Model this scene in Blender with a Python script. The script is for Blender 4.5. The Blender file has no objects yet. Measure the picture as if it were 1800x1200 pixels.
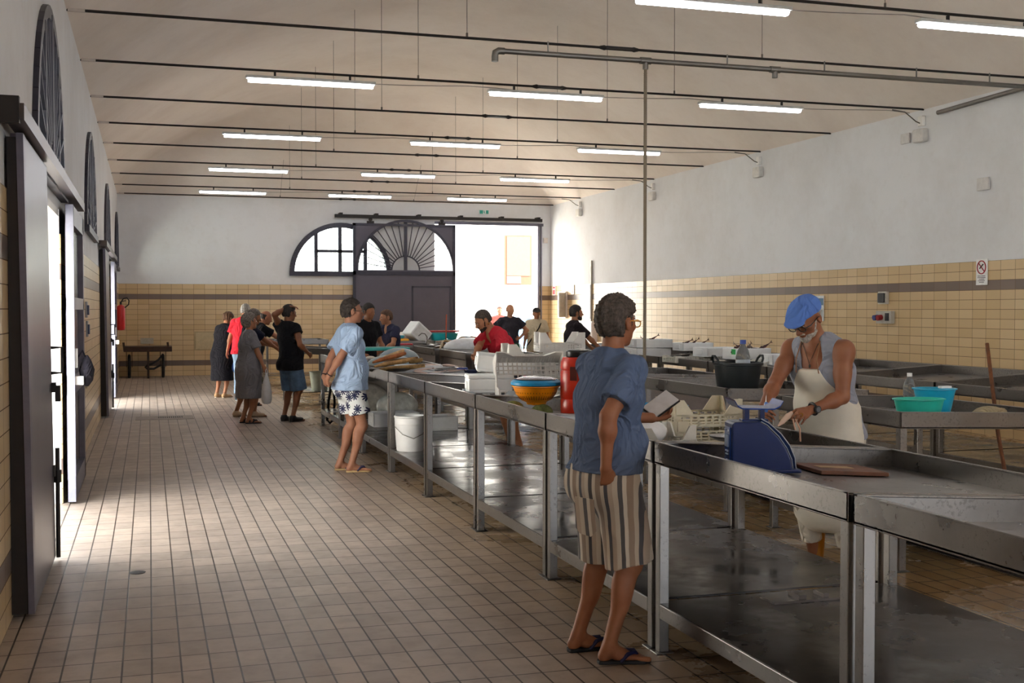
import bpy, bmesh, math, random
import numpy as np
from mathutils import Vector, Matrix
R=random.Random(7); PI=math.pi
SC=bpy.context.scene; COL=SC.collection
def lin(h):
    h=h.lstrip('#'); c=[int(h[i:i+2],16)/255 for i in (0,2,4)]
    return tuple(((x/12.92) if x<=.04045 else ((x+.055)/1.055)**2.4) for x in c)+(1.,)
# ---------------------------------------------------------------- materials
class NT:
    def __init__(s,name):
        m=bpy.data.materials.new(name); m.use_nodes=True; s.m=m; s.t=m.node_tree; s.n=s.t.nodes; s.l=s.t.links
        s.b=s.n['Principled BSDF']
    def N(s,typ,**k):
        n=s.n.new(typ)
        for a,v in k.items(): setattr(n,a,v)
        return n
    def L(s,a,b): s.l.new(a,b)
    def math(s,op,a,b=None,c=None,clamp=False):
        n=s.N('ShaderNodeMath',operation=op); n.use_clamp=clamp
        for i,v in enumerate((a,b,c)):
            if v is None: continue
            if isinstance(v,(int,float)): n.inputs[i].default_value=v
            else: s.L(v,n.inputs[i])
        return n.outputs[0]
    def mix(s,f,a,b):
        n=s.N('ShaderNodeMix',data_type='RGBA')
        for i,v in ((0,f),(6,a),(7,b)):
            if isinstance(v,(int,float)): n.inputs[i].default_value=v
            elif isinstance(v,tuple): n.inputs[i].default_value=v
            else: s.L(v,n.inputs[i])
        return n.outputs[2]
    def noise(s,vec,scale,detail=3,rough=.6,out='Fac'):
        n=s.N('ShaderNodeTexNoise'); n.inputs['Scale'].default_value=scale; n.inputs['Detail'].default_value=detail; n.inputs['Roughness'].default_value=rough
        if vec is not None: s.L(vec,n.inputs['Vector'])
        return n.outputs[out]
    def ramp(s,f,stops):
        n=s.N('ShaderNodeValToRGB'); e=n.color_ramp.elements
        while len(e)<len(stops): e.new(.5)
        for i,(p,c) in enumerate(stops):
            e[i].position=p; e[i].color=c if isinstance(c,tuple) else (c,c,c,1)
        s.L(f,n.inputs[0]); return n.outputs[0]
    def bump(s,h,strength=.2,dist=.01):
        n=s.N('ShaderNodeBump'); n.inputs['Strength'].default_value=strength; n.inputs['Distance'].default_value=dist
        s.L(h,n.inputs['Height']); s.L(n.outputs[0],s.b.inputs['Normal'])
    def obj(s): return s.N('ShaderNodeTexCoord').outputs['Object']
    def pos(s): return s.N('ShaderNodeNewGeometry').outputs['Position']
    def set(s,**k):
        names=dict(col='Base Color',rough='Roughness',metal='Metallic',spec='Specular IOR Level',trans='Transmission Weight',ior='IOR',em='Emission Color',ems='Emission Strength',sub='Subsurface Weight',alpha='Alpha',coat='Coat Weight',sheen='Sheen Weight')
        for a,v in k.items():
            i=s.b.inputs[names[a]]
            if isinstance(v,(int,float,tuple)): i.default_value=v
            else: s.L(v,i)
        return s
MC={}
def plain(hexc,rough=.5,metal=0.,var=.06,scale=14,bump=0.,bscale=60,**k):
    key=('p',hexc,rough,metal,var,scale,bump,bscale,tuple(k.items()))
    if key in MC: return MC[key]
    t=NT('mat_'+hexc.strip('#')+'_%02d'%len(MC)); c=lin(hexc); o=t.obj()
    d=tuple(max(0,x*(1-min(.45,var*2.2))) for x in c[:3])+(1,); e=tuple(min(1,x*(1+var)) for x in c[:3])+(1,)
    nz=t.noise(o,scale)
    t.set(col=t.mix(t.ramp(nz,[(.3,0.),(.7,1.)]),d,e),rough=rough,metal=metal,**k)
    if bump: t.bump(t.noise(o,bscale,2),bump,.004)
    MC[key]=t.m; return t.m
def cloth(hexc,rough=.9,bump=.25,var=.05):
    key=('c',hexc,bump)
    if key in MC: return MC[key]
    t=NT('cloth_'+hexc.strip('#')); o=t.obj(); c=lin(hexc); t.set(col=c,rough=rough,spec=.25)
    mp=t.N('ShaderNodeMapping'); mp.inputs['Scale'].default_value=(1.,1.,.7); mp.inputs['Rotation'].default_value=(.5,.4,.3); t.L(o,mp.inputs[0])
    n=t.N('ShaderNodeTexNoise'); n.inputs['Scale'].default_value=7.; n.inputs['Detail'].default_value=2.; n.inputs['Distortion'].default_value=1.6; t.L(mp.outputs[0],n.inputs['Vector'])
    rd=t.math('ABSOLUTE',t.math('SUBTRACT',n.outputs['Fac'],.5)); h=t.math('SUBTRACT',t.math('MULTIPLY',t.noise(o,220,2),.02*bump),t.math('MULTIPLY',rd,1.))
    t.bump(h,.75,.09); MC[key]=t.m; return t.m
def steel(hexc='#878380',rough=.28,spots=True,name='steel'):
    key=('s',hexc,rough,spots)
    if key in MC: return MC[key]
    t=NT(name); o=t.pos(); c=lin(hexc)
    mp=t.N('ShaderNodeMapping'); mp.inputs['Scale'].default_value=(2,1,1); t.L(o,mp.inputs[0])
    n1=t.noise(o,3.5,5,.65); n2=t.noise(o,60,3,.7)
    base=t.mix(t.ramp(n1,[(.3,0.),(.75,1.)]),tuple(x*.72 for x in c[:3])+(1,),c)
    if spots:
        sp=t.ramp(t.math('MULTIPLY',n2,t.math('ADD',n1,.35)),[(.50,0.),(.58,1.)])
        base=t.mix(t.math('MULTIPLY',sp,.35),base,lin('#3c3530'))
    t.set(col=base,metal=.9,rough=t.math('ADD',t.math('MULTIPLY',n1,.3),rough-.12))
    t.bump(n2,.08,.002)
    MC[key]=t.m; return t.m
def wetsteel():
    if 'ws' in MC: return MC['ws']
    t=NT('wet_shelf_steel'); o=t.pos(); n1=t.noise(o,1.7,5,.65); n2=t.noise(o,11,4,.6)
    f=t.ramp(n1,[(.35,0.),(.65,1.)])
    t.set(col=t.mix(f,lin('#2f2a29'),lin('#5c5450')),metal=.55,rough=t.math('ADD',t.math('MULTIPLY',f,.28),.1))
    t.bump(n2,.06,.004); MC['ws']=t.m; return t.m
def emis(hexc,st):
    t=NT('lamp_'+hexc.strip('#')); t.set(col=lin(hexc),em=lin(hexc),ems=st); return t.m
def tilewall(axis):
    t=NT('wall_tiles_'+axis); p=t.pos(); sx=t.N('ShaderNodeSeparateXYZ'); t.L(p,sx.inputs[0])
    u=sx.outputs['Y' if axis=='y' else 'X']; z=sx.outputs['Z']
    cb=t.N('ShaderNodeCombineXYZ'); t.L(u,cb.inputs[0]); t.L(z,cb.inputs[1])
    br=t.N('ShaderNodeTexBrick'); br.offset=0.; br.squash=1.
    t.L(cb.outputs[0],br.inputs['Vector'])
    for k,v in (('Scale',1.),('Mortar Size',.0032),('Mortar Smooth',.15),('Bias',0.),('Brick Width',.26),('Row Height',.12333)): br.inputs[k].default_value=v
    br.inputs['Color1'].default_value=(0,0,0,1); br.inputs['Color2'].default_value=(1,1,1,1); br.inputs['Mortar'].default_value=(.5,.5,.5,1)
    row=t.math('FLOOR',t.math('DIVIDE',z,.12333))
    b1=t.math('COMPARE',row,15.,.4); b2=t.math('COMPARE',row,2.,.4); band=t.math('MAXIMUM',b1,b2)
    tan=t.mix(br.outputs['Color'],lin('#dec398'),lin('#d1b384')); brn=t.mix(br.outputs['Color'],lin('#75635b'),lin('#695850'))
    col=t.mix(band,tan,brn); col=t.mix(t.math('MULTIPLY',t.noise(p,.8,4),.18),col,lin('#8e7a5c'))
    col=t.mix(br.outputs['Fac'],col,lin('#6b5238'))
    t.set(col=col,rough=t.math('ADD',t.math('MULTIPLY',br.outputs['Fac'],.4),.3),spec=.5)
    t.bump(t.math('SUBTRACT',1.,br.outputs['Fac']),.35,.003); return t.m
def floormat():
    t=NT('floor_tiles'); p=t.pos()
    br=t.N('ShaderNodeTexBrick'); br.offset=0.; br.squash=1.; t.L(p,br.inputs['Vector'])
    for k,v in (('Scale',1.),('Mortar Size',.0046),('Mortar Smooth',.2),('Bias',0.),('Brick Width',.1265),('Row Height',.243)): br.inputs[k].default_value=v
    br.inputs['Color1'].default_value=(0,0,0,1); br.inputs['Color2'].default_value=(1,1,1,1); br.inputs['Mortar'].default_value=(.5,.5,.5,1)
    sx=t.N('ShaderNodeSeparateXYZ'); t.L(p,sx.inputs[0])
    zone=t.ramp(t.math('ADD',sx.outputs['X'],t.math('MULTIPLY',t.noise(p,1.2),.8)),[(0.,0.),(1.,1.)])
    zr=t.N('ShaderNodeMapRange'); zr.inputs[1].default_value=2.3; zr.inputs[2].default_value=3.3
    t.L(t.math('ADD',sx.outputs['X'],t.math('MULTIPLY',t.noise(p,1.2),1.)),zr.inputs[0]); wetz=zr.outputs[0]
    n1=t.noise(p,1.6,5,.65); n2=t.noise(p,9,4,.6)
    dry=t.mix(br.outputs['Color'],lin('#a5978a'),lin('#bbab9c')); dry=t.mix(t.ramp(n1,[(.35,0.),(.7,.55)]),dry,lin('#86766a')); dry=t.mix(t.ramp(n2,[(.45,0.),(.8,.35)]),dry,lin('#746558'))
    wet=t.mix(br.outputs['Color'],lin('#a98a62'),lin('#b89a70')); wet=t.mix(t.ramp(n1,[(.3,0.),(.75,.55)]),wet,lin('#7d6548'))
    col=t.mix(wetz,dry,wet); col=t.mix(br.outputs['Fac'],col,lin('#33261c'))
    pud=t.math('MULTIPLY',wetz,t.ramp(n1,[(.38,0.),(.6,1.)]))
    rg=t.math('SUBTRACT',t.math('ADD',.34,t.math('MULTIPLY',n2,.2)),t.math('MULTIPLY',pud,.40))
    t.set(col=col,rough=t.math('MAXIMUM',rg,.05),spec=.5)
    hb=t.math('SUBTRACT',t.math('MULTIPLY',n2,.15),t.math('MULTIPLY',br.outputs['Fac'],t.math('SUBTRACT',1.,pud)))
    t.bump(hb,.4,.003); return t.m
def plaster(hexc,dirt):
    t=NT('plaster_'+hexc.strip('#')); p=t.pos(); n1=t.noise(p,.6,6,.7); n2=t.noise(p,7,4,.6)
    c=t.mix(t.ramp(n1,[(.42,0.),(.72,.5)]),lin(hexc),lin(dirt)); c=t.mix(t.ramp(n2,[(.55,0.),(.8,.22)]),c,lin(dirt))
    t.set(col=c,rough=.85,spec=.2); t.bump(n2,.12,.01); return t.m
def glassm(tint='#ffffff',rough=.02):
    t=NT('glass_'+tint.strip('#')); tr=t.N('ShaderNodeBsdfTransparent'); gl=t.N('ShaderNodeBsdfGlossy'); gl.inputs['Roughness'].default_value=rough
    tr.inputs[0].default_value=lin(tint); fr=t.N('ShaderNodeFresnel'); fr.inputs[0].default_value=1.4
    mx=t.N('ShaderNodeMixShader'); t.L(fr.outputs[0],mx.inputs[0]); t.L(tr.outputs[0],mx.inputs[1]); t.L(gl.outputs[0],mx.inputs[2])
    t.L(mx.outputs[0],t.n['Material Output'].inputs[0]); return t.m
def skinm(hexc):
    key=('skin',hexc)
    if key in MC: return MC[key]
    t=NT('skin_'+hexc.strip('#')); o=t.obj(); c=lin(hexc); n=t.noise(o,9,4); n2=t.noise(o,60,3)
    d=(c[0]*.78,c[1]*.62,c[2]*.58,1); t.set(col=t.mix(t.ramp(n,[(.35,0.),(.75,.8)]),c,d),rough=.5,spec=.4); t.bump(n2,.15,.002)
    MC[key]=t.m; return t.m
def hairm(hexc,g=None):
    t=NT('hair_'+hexc.strip('#')); o=t.obj(); n=t.noise(o,70,4,.7)
    t.set(col=t.mix(t.ramp(n,[(.35,0.),(.65,1.)]),lin(hexc),lin(g or hexc)),rough=.65); t.bump(n,.45,.008); return t.m
def stripes(cols,per,ax=(1,.25,0),wob=.012):
    t=NT('striped_cloth'); o=t.obj(); d=t.N('ShaderNodeVectorMath',operation='DOT_PRODUCT'); t.L(o,d.inputs[0]); d.inputs[1].default_value=ax
    x=t.math('ADD',d.outputs['Value'],t.math('MULTIPLY',t.noise(o,5),wob)); f=t.math('FRACT',t.math('DIVIDE',x,per))
    r=t.N('ShaderNodeValToRGB'); e=r.color_ramp.elements; r.color_ramp.interpolation='CONSTANT'
    while len(e)<len(cols): e.new(.5)
    for i,(p,c) in enumerate(cols): e[i].position=p; e[i].color=lin(c)
    t.L(f,r.inputs[0]); t.set(col=r.outputs[0],rough=.9,sheen=.1); t.bump(t.noise(o,260,2),.2,.003); return t.m
def floral():
    t=NT('leaf_print_cloth'); o=t.obj()
    so=t.N('ShaderNodeSeparateXYZ'); t.L(o,so.inputs[0]); cb=t.N('ShaderNodeCombineXYZ'); t.L(t.math('ADD',t.math('MULTIPLY',so.outputs[0],.75),so.outputs[1]),cb.inputs[0]); t.L(so.outputs[2],cb.inputs[1])
    v=t.N('ShaderNodeTexVoronoi'); v.voronoi_dimensions='2D'; v.inputs['Scale'].default_value=10.; v.inputs['Randomness'].default_value=.75; t.L(cb.outputs[0],v.inputs['Vector'])
    sub=t.N('ShaderNodeVectorMath',operation='SUBTRACT'); t.L(cb.outputs[0],sub.inputs[0]); t.L(v.outputs['Position'],sub.inputs[1])
    s=t.N('ShaderNodeSeparateXYZ'); t.L(sub.outputs[0],s.inputs[0])
    an=t.math('ARCTAN2',s.outputs[1],s.outputs[0])
    lobes=t.math('ABSOLUTE',t.math('SINE',t.math('MULTIPLY',an,4.5))); rad=t.math('ADD',.014,t.math('MULTIPLY',lobes,.036))
    ln=t.N('ShaderNodeVectorMath',operation='LENGTH'); t.L(sub.outputs[0],ln.inputs[0]); leaf=t.math('LESS_THAN',ln.outputs['Value'],rad)
    col=t.mix(leaf,lin('#e9eef2'),lin('#1b2552')); col=t.mix(t.math('MULTIPLY',t.math('LESS_THAN',t.noise(o,16),.36),t.math('SUBTRACT',1.,leaf)),col,lin('#9fc4bd'))
    t.set(col=col,rough=.85); t.bump(t.noise(o,200,2),.2,.003); return t.m
# ---------------------------------------------------------------- mesh helpers
def link(name,me,mat,parent=None,loc=None,rot=None):
    o=bpy.data.objects.new(name,me); COL.objects.link(o)
    if mat is not None:
        for m in (mat if isinstance(mat,(list,tuple)) else [mat]): me.materials.append(m)
    if parent is not None: o.parent=parent
    if loc is not None: o.location=loc
    if rot is not None: o.rotation_euler=rot
    return o
class B:
    def __init__(s): s.v=[]; s.f=[]; s.mi=[]; s.M=Matrix.Identity(4); s.k=0
    def add(s,vs,fs):
        n=len(s.v); s.v+= [tuple(s.M@Vector(p)) for p in vs]; s.f+=[tuple(i+n for i in f) for f in fs]; s.mi+=[s.k]*len(fs); return s
    def box(s,x0,y0,z0,x1,y1,z1):
        v=[(x,y,z) for z in (z0,z1) for y in (y0,y1) for x in (x0,x1)]
        return s.add(v,[(0,2,3,1),(4,5,7,6),(0,1,5,4),(2,6,7,3),(0,4,6,2),(1,3,7,5)])
    def hexa(s,v): return s.add(v,[(0,2,3,1),(4,5,7,6),(0,1,5,4),(2,6,7,3),(0,4,6,2),(1,3,7,5)])
    def beam(s,a,b,w,h,up=(0,0,1)):
        a=Vector(a);b=Vector(b);d=(b-a).normalized();u=Vector(up)
        if abs(d.dot(u))>.98: u=Vector((0,1,0))
        r=d.cross(u).normalized();u=r.cross(d)
        v=[tuple(p+r*sx*w/2+u*sz*h/2) for p in (a,b) for sz in (-1,1) for sx in (-1,1)]
        return s.add(v,[(0,1,3,2),(4,6,7,5),(0,4,5,1),(2,3,7,6),(0,2,6,4),(1,5,7,3)])
    def tube(s,pts,r,seg=8,cap=True,closed=False):
        pts=[Vector(p) for p in pts];n=len(pts);rr=r if isinstance(r,(list,tuple)) else [r]*n
        vs=[];pu=None
        for i,p in enumerate(pts):
            if closed: d=(pts[(i+1)%n]-pts[i-1]).normalized()
            else: d=(pts[min(i+1,n-1)]-pts[max(i-1,0)]).normalized()
            if pu is None:
                pu=Vector((0,0,1)) if abs(d.z)<.9 else Vector((1,0,0))
            u=(pu-d*pu.dot(d)).normalized(); pu=u; w=d.cross(u)
            for k in range(seg):
                a=2*PI*k/seg; vs.append(tuple(p+(u*math.cos(a)+w*math.sin(a))*rr[i]))
        fs=[]
        for i in range(n if closed else n-1):
            j=(i+1)%n
            for k in range(seg): k2=(k+1)%seg; fs.append((i*seg+k,i*seg+k2,j*seg+k2,j*seg+k))
        if cap and not closed: fs.append(tuple(range(seg))[::-1]); fs.append(tuple((n-1)*seg+k for k in range(seg)))
        return s.add(vs,fs)
    def cyl(s,a,b,r,seg=16): return s.tube([a,b],r,seg)
    def lathe(s,prof,seg=28,c=(0,0,0),sx=1,sy=1):
        vs=[];fs=[];n=len(prof)
        for r,z in prof:
            for k in range(seg):
                a=2*PI*k/seg; vs.append((c[0]+r*sx*math.cos(a),c[1]+r*sy*math.sin(a),c[2]+z))
        for i in range(n-1):
            for k in range(seg): k2=(k+1)%seg; fs.append((i*seg+k,i*seg+k2,(i+1)*seg+k2,(i+1)*seg+k))
        if prof[0][0]>1e-4: fs.append(tuple(range(seg))[::-1])
        if prof[-1][0]>1e-4: fs.append(tuple((n-1)*seg+k for k in range(seg)))
        return s.add(vs,fs)
    def prism(s,poly,t,plane='xz',off=0):
        # polygon in a plane extruded by t on the third axis
        n=len(poly)
        def P(a,b,c): return {'xz':(a,c,b),'yz':(c,a,b),'xy':(a,b,c)}[plane]
        vs=[P(a,b,off) for a,b in poly]+[P(a,b,off+t) for a,b in poly]
        fs=[tuple(range(n)),tuple(range(2*n-1,n-1,-1))]+[(i,i+n,(i+1)%n+n,(i+1)%n) for i in range(n)]
        return s.add(vs,fs)
    def ball(s,c,r,seg=12,rings=8,sc=(1,1,1),zmin=None):
        vs=[];fs=[]
        for i in range(rings+1):
            t=PI*i/rings
            for k in range(seg): a=2*PI*k/seg; vs.append((c[0]+r*sc[0]*math.sin(t)*math.cos(a),c[1]+r*sc[1]*math.sin(t)*math.sin(a),c[2]+r*sc[2]*math.cos(t)))
        if zmin is not None: vs=[(x,y,max(z,zmin)) for x,y,z in vs]
        for i in range(rings):
            for k in range(seg): k2=(k+1)%seg; fs.append((i*seg+k,(i+1)*seg+k,(i+1)*seg+k2,i*seg+k2))
        return s.add(vs,fs)
    def build(s,name,mat,parent=None,smooth=False,bevel=0,loc=None,rot=None,seg=2,weld=False):
        me=bpy.data.meshes.new(name); me.from_pydata(s.v,[],s.f)
        bm=bmesh.new(); bm.from_mesh(me)
        if weld: bmesh.ops.remove_doubles(bm,verts=bm.verts,dist=1e-4)
        bmesh.ops.recalc_face_normals(bm,faces=bm.faces); bm.to_mesh(me); bm.free()
        if any(s.mi):
            for p,k in zip(me.polygons,s.mi): p.material_index=k
        if smooth:
            me.polygons.foreach_set('use_smooth',[True]*len(me.polygons)); me.set_sharp_from_angle(angle=R_(40))
        o=link(name,me,mat,parent,loc,rot)
        if bevel:
            m=o.modifiers.new('bevel','BEVEL'); m.width=bevel; m.segments=seg; m.limit_method='ANGLE'; m.angle_limit=.6
        return o
def R_(d): return d*PI/180
def tag(o,label,cat,group=None,kind=None):
    o['label']=label; o['category']=cat
    if group: o['group']=group
    if kind: o['kind']=kind
    return o
def struct(o): o['kind']='structure'; return o
def thing(name,label,cat,loc=(0,0,0),rz=0,group=None):
    o=bpy.data.objects.new(name,None); COL.objects.link(o); o.location=loc; o.rotation_euler=(0,0,rz); o.empty_display_size=.1
    return tag(o,label,cat,group)
def dup(root,loc,rz=None,label=None):
    r=root.copy(); COL.objects.link(r); r.location=loc
    if rz is not None: r.rotation_euler=(0,0,rz)
    if label: r['label']=label
    for ch in list(root.children):
        c=ch.copy(); COL.objects.link(c); c.parent=r
        for g in list(ch.children):
            d=g.copy(); COL.objects.link(d); d.parent=c
    return r
def cut_boxes(o,cutters):
    for i,c in enumerate(cutters):
        m=o.modifiers.new('cut%d'%i,'BOOLEAN'); m.operation='DIFFERENCE'; m.object=c; m.solver='EXACT'
    dg=bpy.context.evaluated_depsgraph_get(); dg.update()
    me=bpy.data.meshes.new_from_object(o.evaluated_get(dg)); o.modifiers.clear(); old=o.data; o.data=me; me.name=o.name
    for c in cutters:
        cm=c.data; bpy.data.objects.remove(c); bpy.data.meshes.remove(cm)
    bpy.data.meshes.remove(old)
def lunette_poly(c,z,r,n=28): return [(c+r*math.cos(PI*i/n),z+r*math.sin(PI*i/n)) for i in range(n+1)]
WORLD=6; SUN=18; EXPO=1.0
# ---------------------------------------------------------------- the hall
XL,XR,YB,YR,ZS=-.70,10.2,29.5,-7.,4.35
M_WALL=plaster('#e6e8ec','#cdcbca'); M_CEIL=plaster('#efe6de','#d8cabf'); M_DARK=plain('#3a3844',rough=.45,metal=.3,var=.08)
M_DOOR=plain('#55515d',rough=.45,metal=.2,var=.04,scale=3); M_GREY=plain('#6d6a78',rough=.4,metal=.4); M_IRON=plain('#2b2624',rough=.55,metal=.4)
M_ST=steel(); M_WS=wetsteel(); M_GALV=steel('#8d8a86',.45,False,'galvanised')
M_WHITE=plain('#f4f4f2',rough=.5,var=.02); M_FOAM=plain('#eff1f3',rough=.75,var=.02,bump=.15,bscale=160)
M_GLASS=glassm('#e8f0f0')
LUN=[2.9,9.3,15.6,21.8,28.0,-3.4]          # centres of the arched windows, left wall; first and last unseen, added for light
DOORS=[(7.95,10.3),(19.95,22.3),(-4.6,-2.2)]  # last doorway is out of view, added to let daylight in
RL=1.28; ZL=2.5
# floor and ground outside
b=B(); b.box(XL-.45,YR,-.2,XR,YB+.45,0); f=struct(b.build('floor',floormat()))
M_OUT=plain('#d2cabd',rough=.9,var=.08,scale=2)
b=B(); b.box(-40,-30,-.25,XL-.45,60,-.03); b.box(XL-.45,YB+.45,-.25,45,60,-.03); struct(b.build('ground_outside',M_OUT))
# left wall
w=B().box(XL-.45,YR,0,XL,YB,ZS+.6).build('wall_left',M_WALL)
cs=[B().prism(lunette_poly(c,ZL,RL),1.6,'yz',XL-1.2).build('c',None) for c in LUN]
cs+=[B().box(XL-1.2,a,-.1,XL+.4,c,2.42).build('c',None) for a,c in DOORS]
cut_boxes(w,cs); struct(w)
w=B().box(XL,YB,0,XR,YB+.45,ZS+.6).build('wall_back',M_WALL)
BX0,BX1=7.05,9.83; BLX=4.62; BLR=1.22; BLZ=2.5
cs=[B().box(BX0,YB-.5,-.1,BX1,YB+1,3.86).build('c',None),B().prism(lunette_poly(BLX,BLZ,BLR),2,'xz',YB-.5).build('c',None)]
cut_boxes(w,cs); struct(w)
struct(B().box(XR,YR,0,XR+.4,YB+.45,ZS+.6).build('wall_right',M_WALL))
w=B().box(XL,YR-.4,0,XR,YR,ZS+.6).build('wall_front',M_WALL)
cut_boxes(w,[B().box(a,YR-1,-.1,c,YR+1,3.86).build('c',None) for a,c in ((6.6,9.4),)]); struct(w)  # unseen doorway behind the camera, added to bounce daylight onto the ceiling
# tiled dado, cut at the doors
def dado(name,mat,segs,axis,pos):
    b=B()
    for a,c in segs:
        if axis=='y': b.box(min(pos),a,0,max(pos),c,2.22)
        else: b.box(a,min(pos),0,c,max(pos),2.22)
    struct(b.build(name,mat))
TY=tilewall('y'); TX=tilewall('x')
dado('trim_1',TY,[(YR,-4.6),(-2.2,7.95),(10.3,19.95),(22.3,YB)],'y',(XL,XL+.012))
dado('trim_2',TY,[(YR,YB)],'y',(XR-.012,XR))
dado('trim_3',TX,[(XL,BX0),(BX1,XR)],'x',(YB-.012,YB))
# vault: every side curves up from the walls
def rise(d,a=5.45,h=2.1):
    Rr=(a*a+h*h)/(2*h); return math.sqrt(max(0,Rr*Rr-(a-min(d,a))**2))-(Rr-h)
NX,NY=44,120; vs=[];fs=[]
for j in range(NY+1):
    for i in range(NX+1):
        x=XL+(XR-XL)*i/NX; y=YR+(YB-YR)*j/NY
        d=min(x-XL,XR-x,YB-y,y-YR); vs.append((x,y,ZS+rise(d)))
for j in range(NY):
    for i in range(NX):
        a=j*(NX+1)+i; fs.append((a,a+NX+1,a+NX+2,a+1))
me=bpy.data.meshes.new('ceiling'); me.from_pydata(vs,[],fs); me.polygons.foreach_set('use_smooth',[True]*len(fs)); c=link('ceiling',me,M_CEIL); struct(c)
struct(B().box(XL-.45,YR-.4,ZS+2.4,XR+.4,YB+.45,ZS+2.5).build('roof',M_OUT))
# ------------------------------------------------ arched windows (left wall)
def radial_window(n,c):
    b=B(); x0=XL+.012
    arc=[(x0,c+(RL-.04)*math.cos(PI*i/24),ZL+.04+(RL-.06)*math.sin(PI*i/24)) for i in range(25)]
    for p,q in zip(arc,arc[1:]): b.beam(p,q,.09,.05,(1,0,0))
    b.box(x0-.045,c-RL,ZL,x0+.045,c+RL,ZL+.08)
    for i in range(1,16):
        a=PI*i/16; b.beam((x0,c+.28*math.cos(a),ZL+.06+.28*math.sin(a)),(x0,c+(RL-.05)*math.cos(a),ZL+.04+(RL-.07)*math.sin(a)),.022,.05,(1,0,0))
    hub=[(x0,c+.28*math.cos(PI*i/10),ZL+.06+.28*math.sin(PI*i/10)) for i in range(11)]
    for p,q in zip(hub,hub[1:]): b.beam(p,q,.04,.04,(1,0,0))
    b.box(x0-.03,c-.03,ZL,x0+.03,c+.03,ZL+RL-.02)
    for s in (-1,1): b.box(x0-.03,c+s*.62-.03,ZL,x0+.03,c+s*.62+.03,ZL+1.08)
    w=struct(b.build('window_%d'%n,M_DARK))
    g=B().prism(lunette_poly(c,ZL+.02,RL-.03),.006,'yz',x0-.05).build('pane',M_GLASS,w)
for i,c in enumerate(LUN): radial_window(i+1,c)
# fixed arch on the back wall
b=B(); y0=YB-.02
arc=[(BLX+(BLR)*math.cos(PI*i/28),y0,BLZ+(BLR)*math.sin(PI*i/28)) for i in range(29)]
for p,q in zip(arc,arc[1:]): b.beam(p,q,.12,.13,(0,1,0))
b.box(BLX-BLR-.06,y0-.06,BLZ-.06,BLX+BLR+.06,y0+.06,BLZ+.06)
for x in (BLX-.62,BLX-.02,BLX+.62):
    h=math.sqrt(BLR**2-(x-BLX)**2); b.box(x-.045,y0-.04,BLZ,x+.045,y0+.05,BLZ+h)
b.box(BLX-.62,y0-.04,BLZ+.53,BLX+.62,y0+.05,BLZ+.6)
w=struct(b.build('window_7',M_DARK))
B().prism(lunette_poly(BLX,BLZ,BLR-.02),.006,'xz',YB+.08).build('pane',M_GLASS,w)
b=B()
for i in range(-11,12):
    x=BLX+i*.105; h=math.sqrt(max(.01,(BLR-.03)**2-(x-BLX)**2)); b.box(x-.005,YB+.2,BLZ,x+.005,YB+.21,BLZ+h)
for k in range(1,11):
    z=k*.11; h=math.sqrt(max(.01,(BLR-.03)**2-z*z)); b.box(BLX-h,YB+.2,BLZ+z-.004,BLX+h,YB+.21,BLZ+z+.004)
b.build('security_grille',M_DARK,w)
# ------------------------------------------------ sliding door on the back wall
X0,X1,ZT=4.9,7.55,3.77; LCX,LCZ,LR=6.25,2.6,1.25
d=B().box(X0,YB-.2,.03,X1,YB-.13,ZT).build('door_1',M_DOOR)
cut_boxes(d,[B().prism(lunette_poly(LCX,LCZ,LR),1,'xz',YB-.6).build('c',None)]); struct(d)
b=B()
b.box(X0,YB-.225,.03,X0+.07,YB-.2,ZT); b.box(X1-.07,YB-.225,.03,X1,YB-.2,ZT); b.box(X0,YB-.225,ZT-.06,X1,YB-.2,ZT); b.box(X0,YB-.225,LCZ-.13,X1,YB-.2,LCZ-.03)
arc=[(LCX+LR*math.cos(PI*i/28),YB-.2,LCZ+LR*math.sin(PI*i/28)) for i in range(29)]
for p,q in zip(arc,arc[1:]): b.beam(p,q,.06,.07,(0,1,0))
b.build('door_frame',M_DARK,d)
b=B()
for i in range(1,20):
    a=PI*i/20; b.beam((LCX+.36*math.cos(a),YB-.17,LCZ+.36*math.sin(a)),(LCX+LR*math.cos(a),YB-.17,LCZ+LR*math.sin(a)),.02,.03,(0,1,0))
b.box(LCX-.04,YB-.19,LCZ,LCX+.04,YB-.14,LCZ+LR)
hub=[(LCX+.36*math.cos(PI*i/12),YB-.17,LCZ+.36*math.sin(PI*i/12)) for i in range(13)]
for p,q in zip(hub,hub[1:]): b.beam(p,q,.03,.03,(0,1,0))
b.build('sunburst_bars',M_DARK,d)
b=B()
for bx in ((6.40,.1,6.44,2.2),(7.40,.1,7.44,2.2),(6.40,2.16,7.44,2.2)): b.box(bx[0],YB-.215,bx[1],bx[2],YB-.2,bx[3])
b.build('wicket_frame',M_DARK,d)
b=B(); b.box(4.45,YB-.24,3.9,9.9,YB-.13,3.98)
for x in (4.6,5.5,6.6,7.7,8.8,9.8): b.box(x-.04,YB-.26,3.96,x+.04,YB,4.02)
r=struct(b.build('door_rail_back',M_IRON)); 
b=B()
for x in (5.35,7.2): b.box(x-.09,YB-.19,3.77,x+.09,YB-.15,3.83); b.box(x-.02,YB-.19,3.8,x+.02,YB-.15,3.92); b.cyl((x,YB-.2,3.87),(x,YB-.13,3.87),.045)
b.build('rail_roller',M_IRON,r)
b=B(); b.box(BX0,YB-.06,3.8,BX1+.16,YB+.02,3.87); b.box(BX1,YB-.06,0,BX1+.05,YB+.02,3.87); b.box(BX1+.09,YB-.06,0,BX1+.12,YB,3.87)
struct(b.build('door_frame_back',M_GREY))
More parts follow.
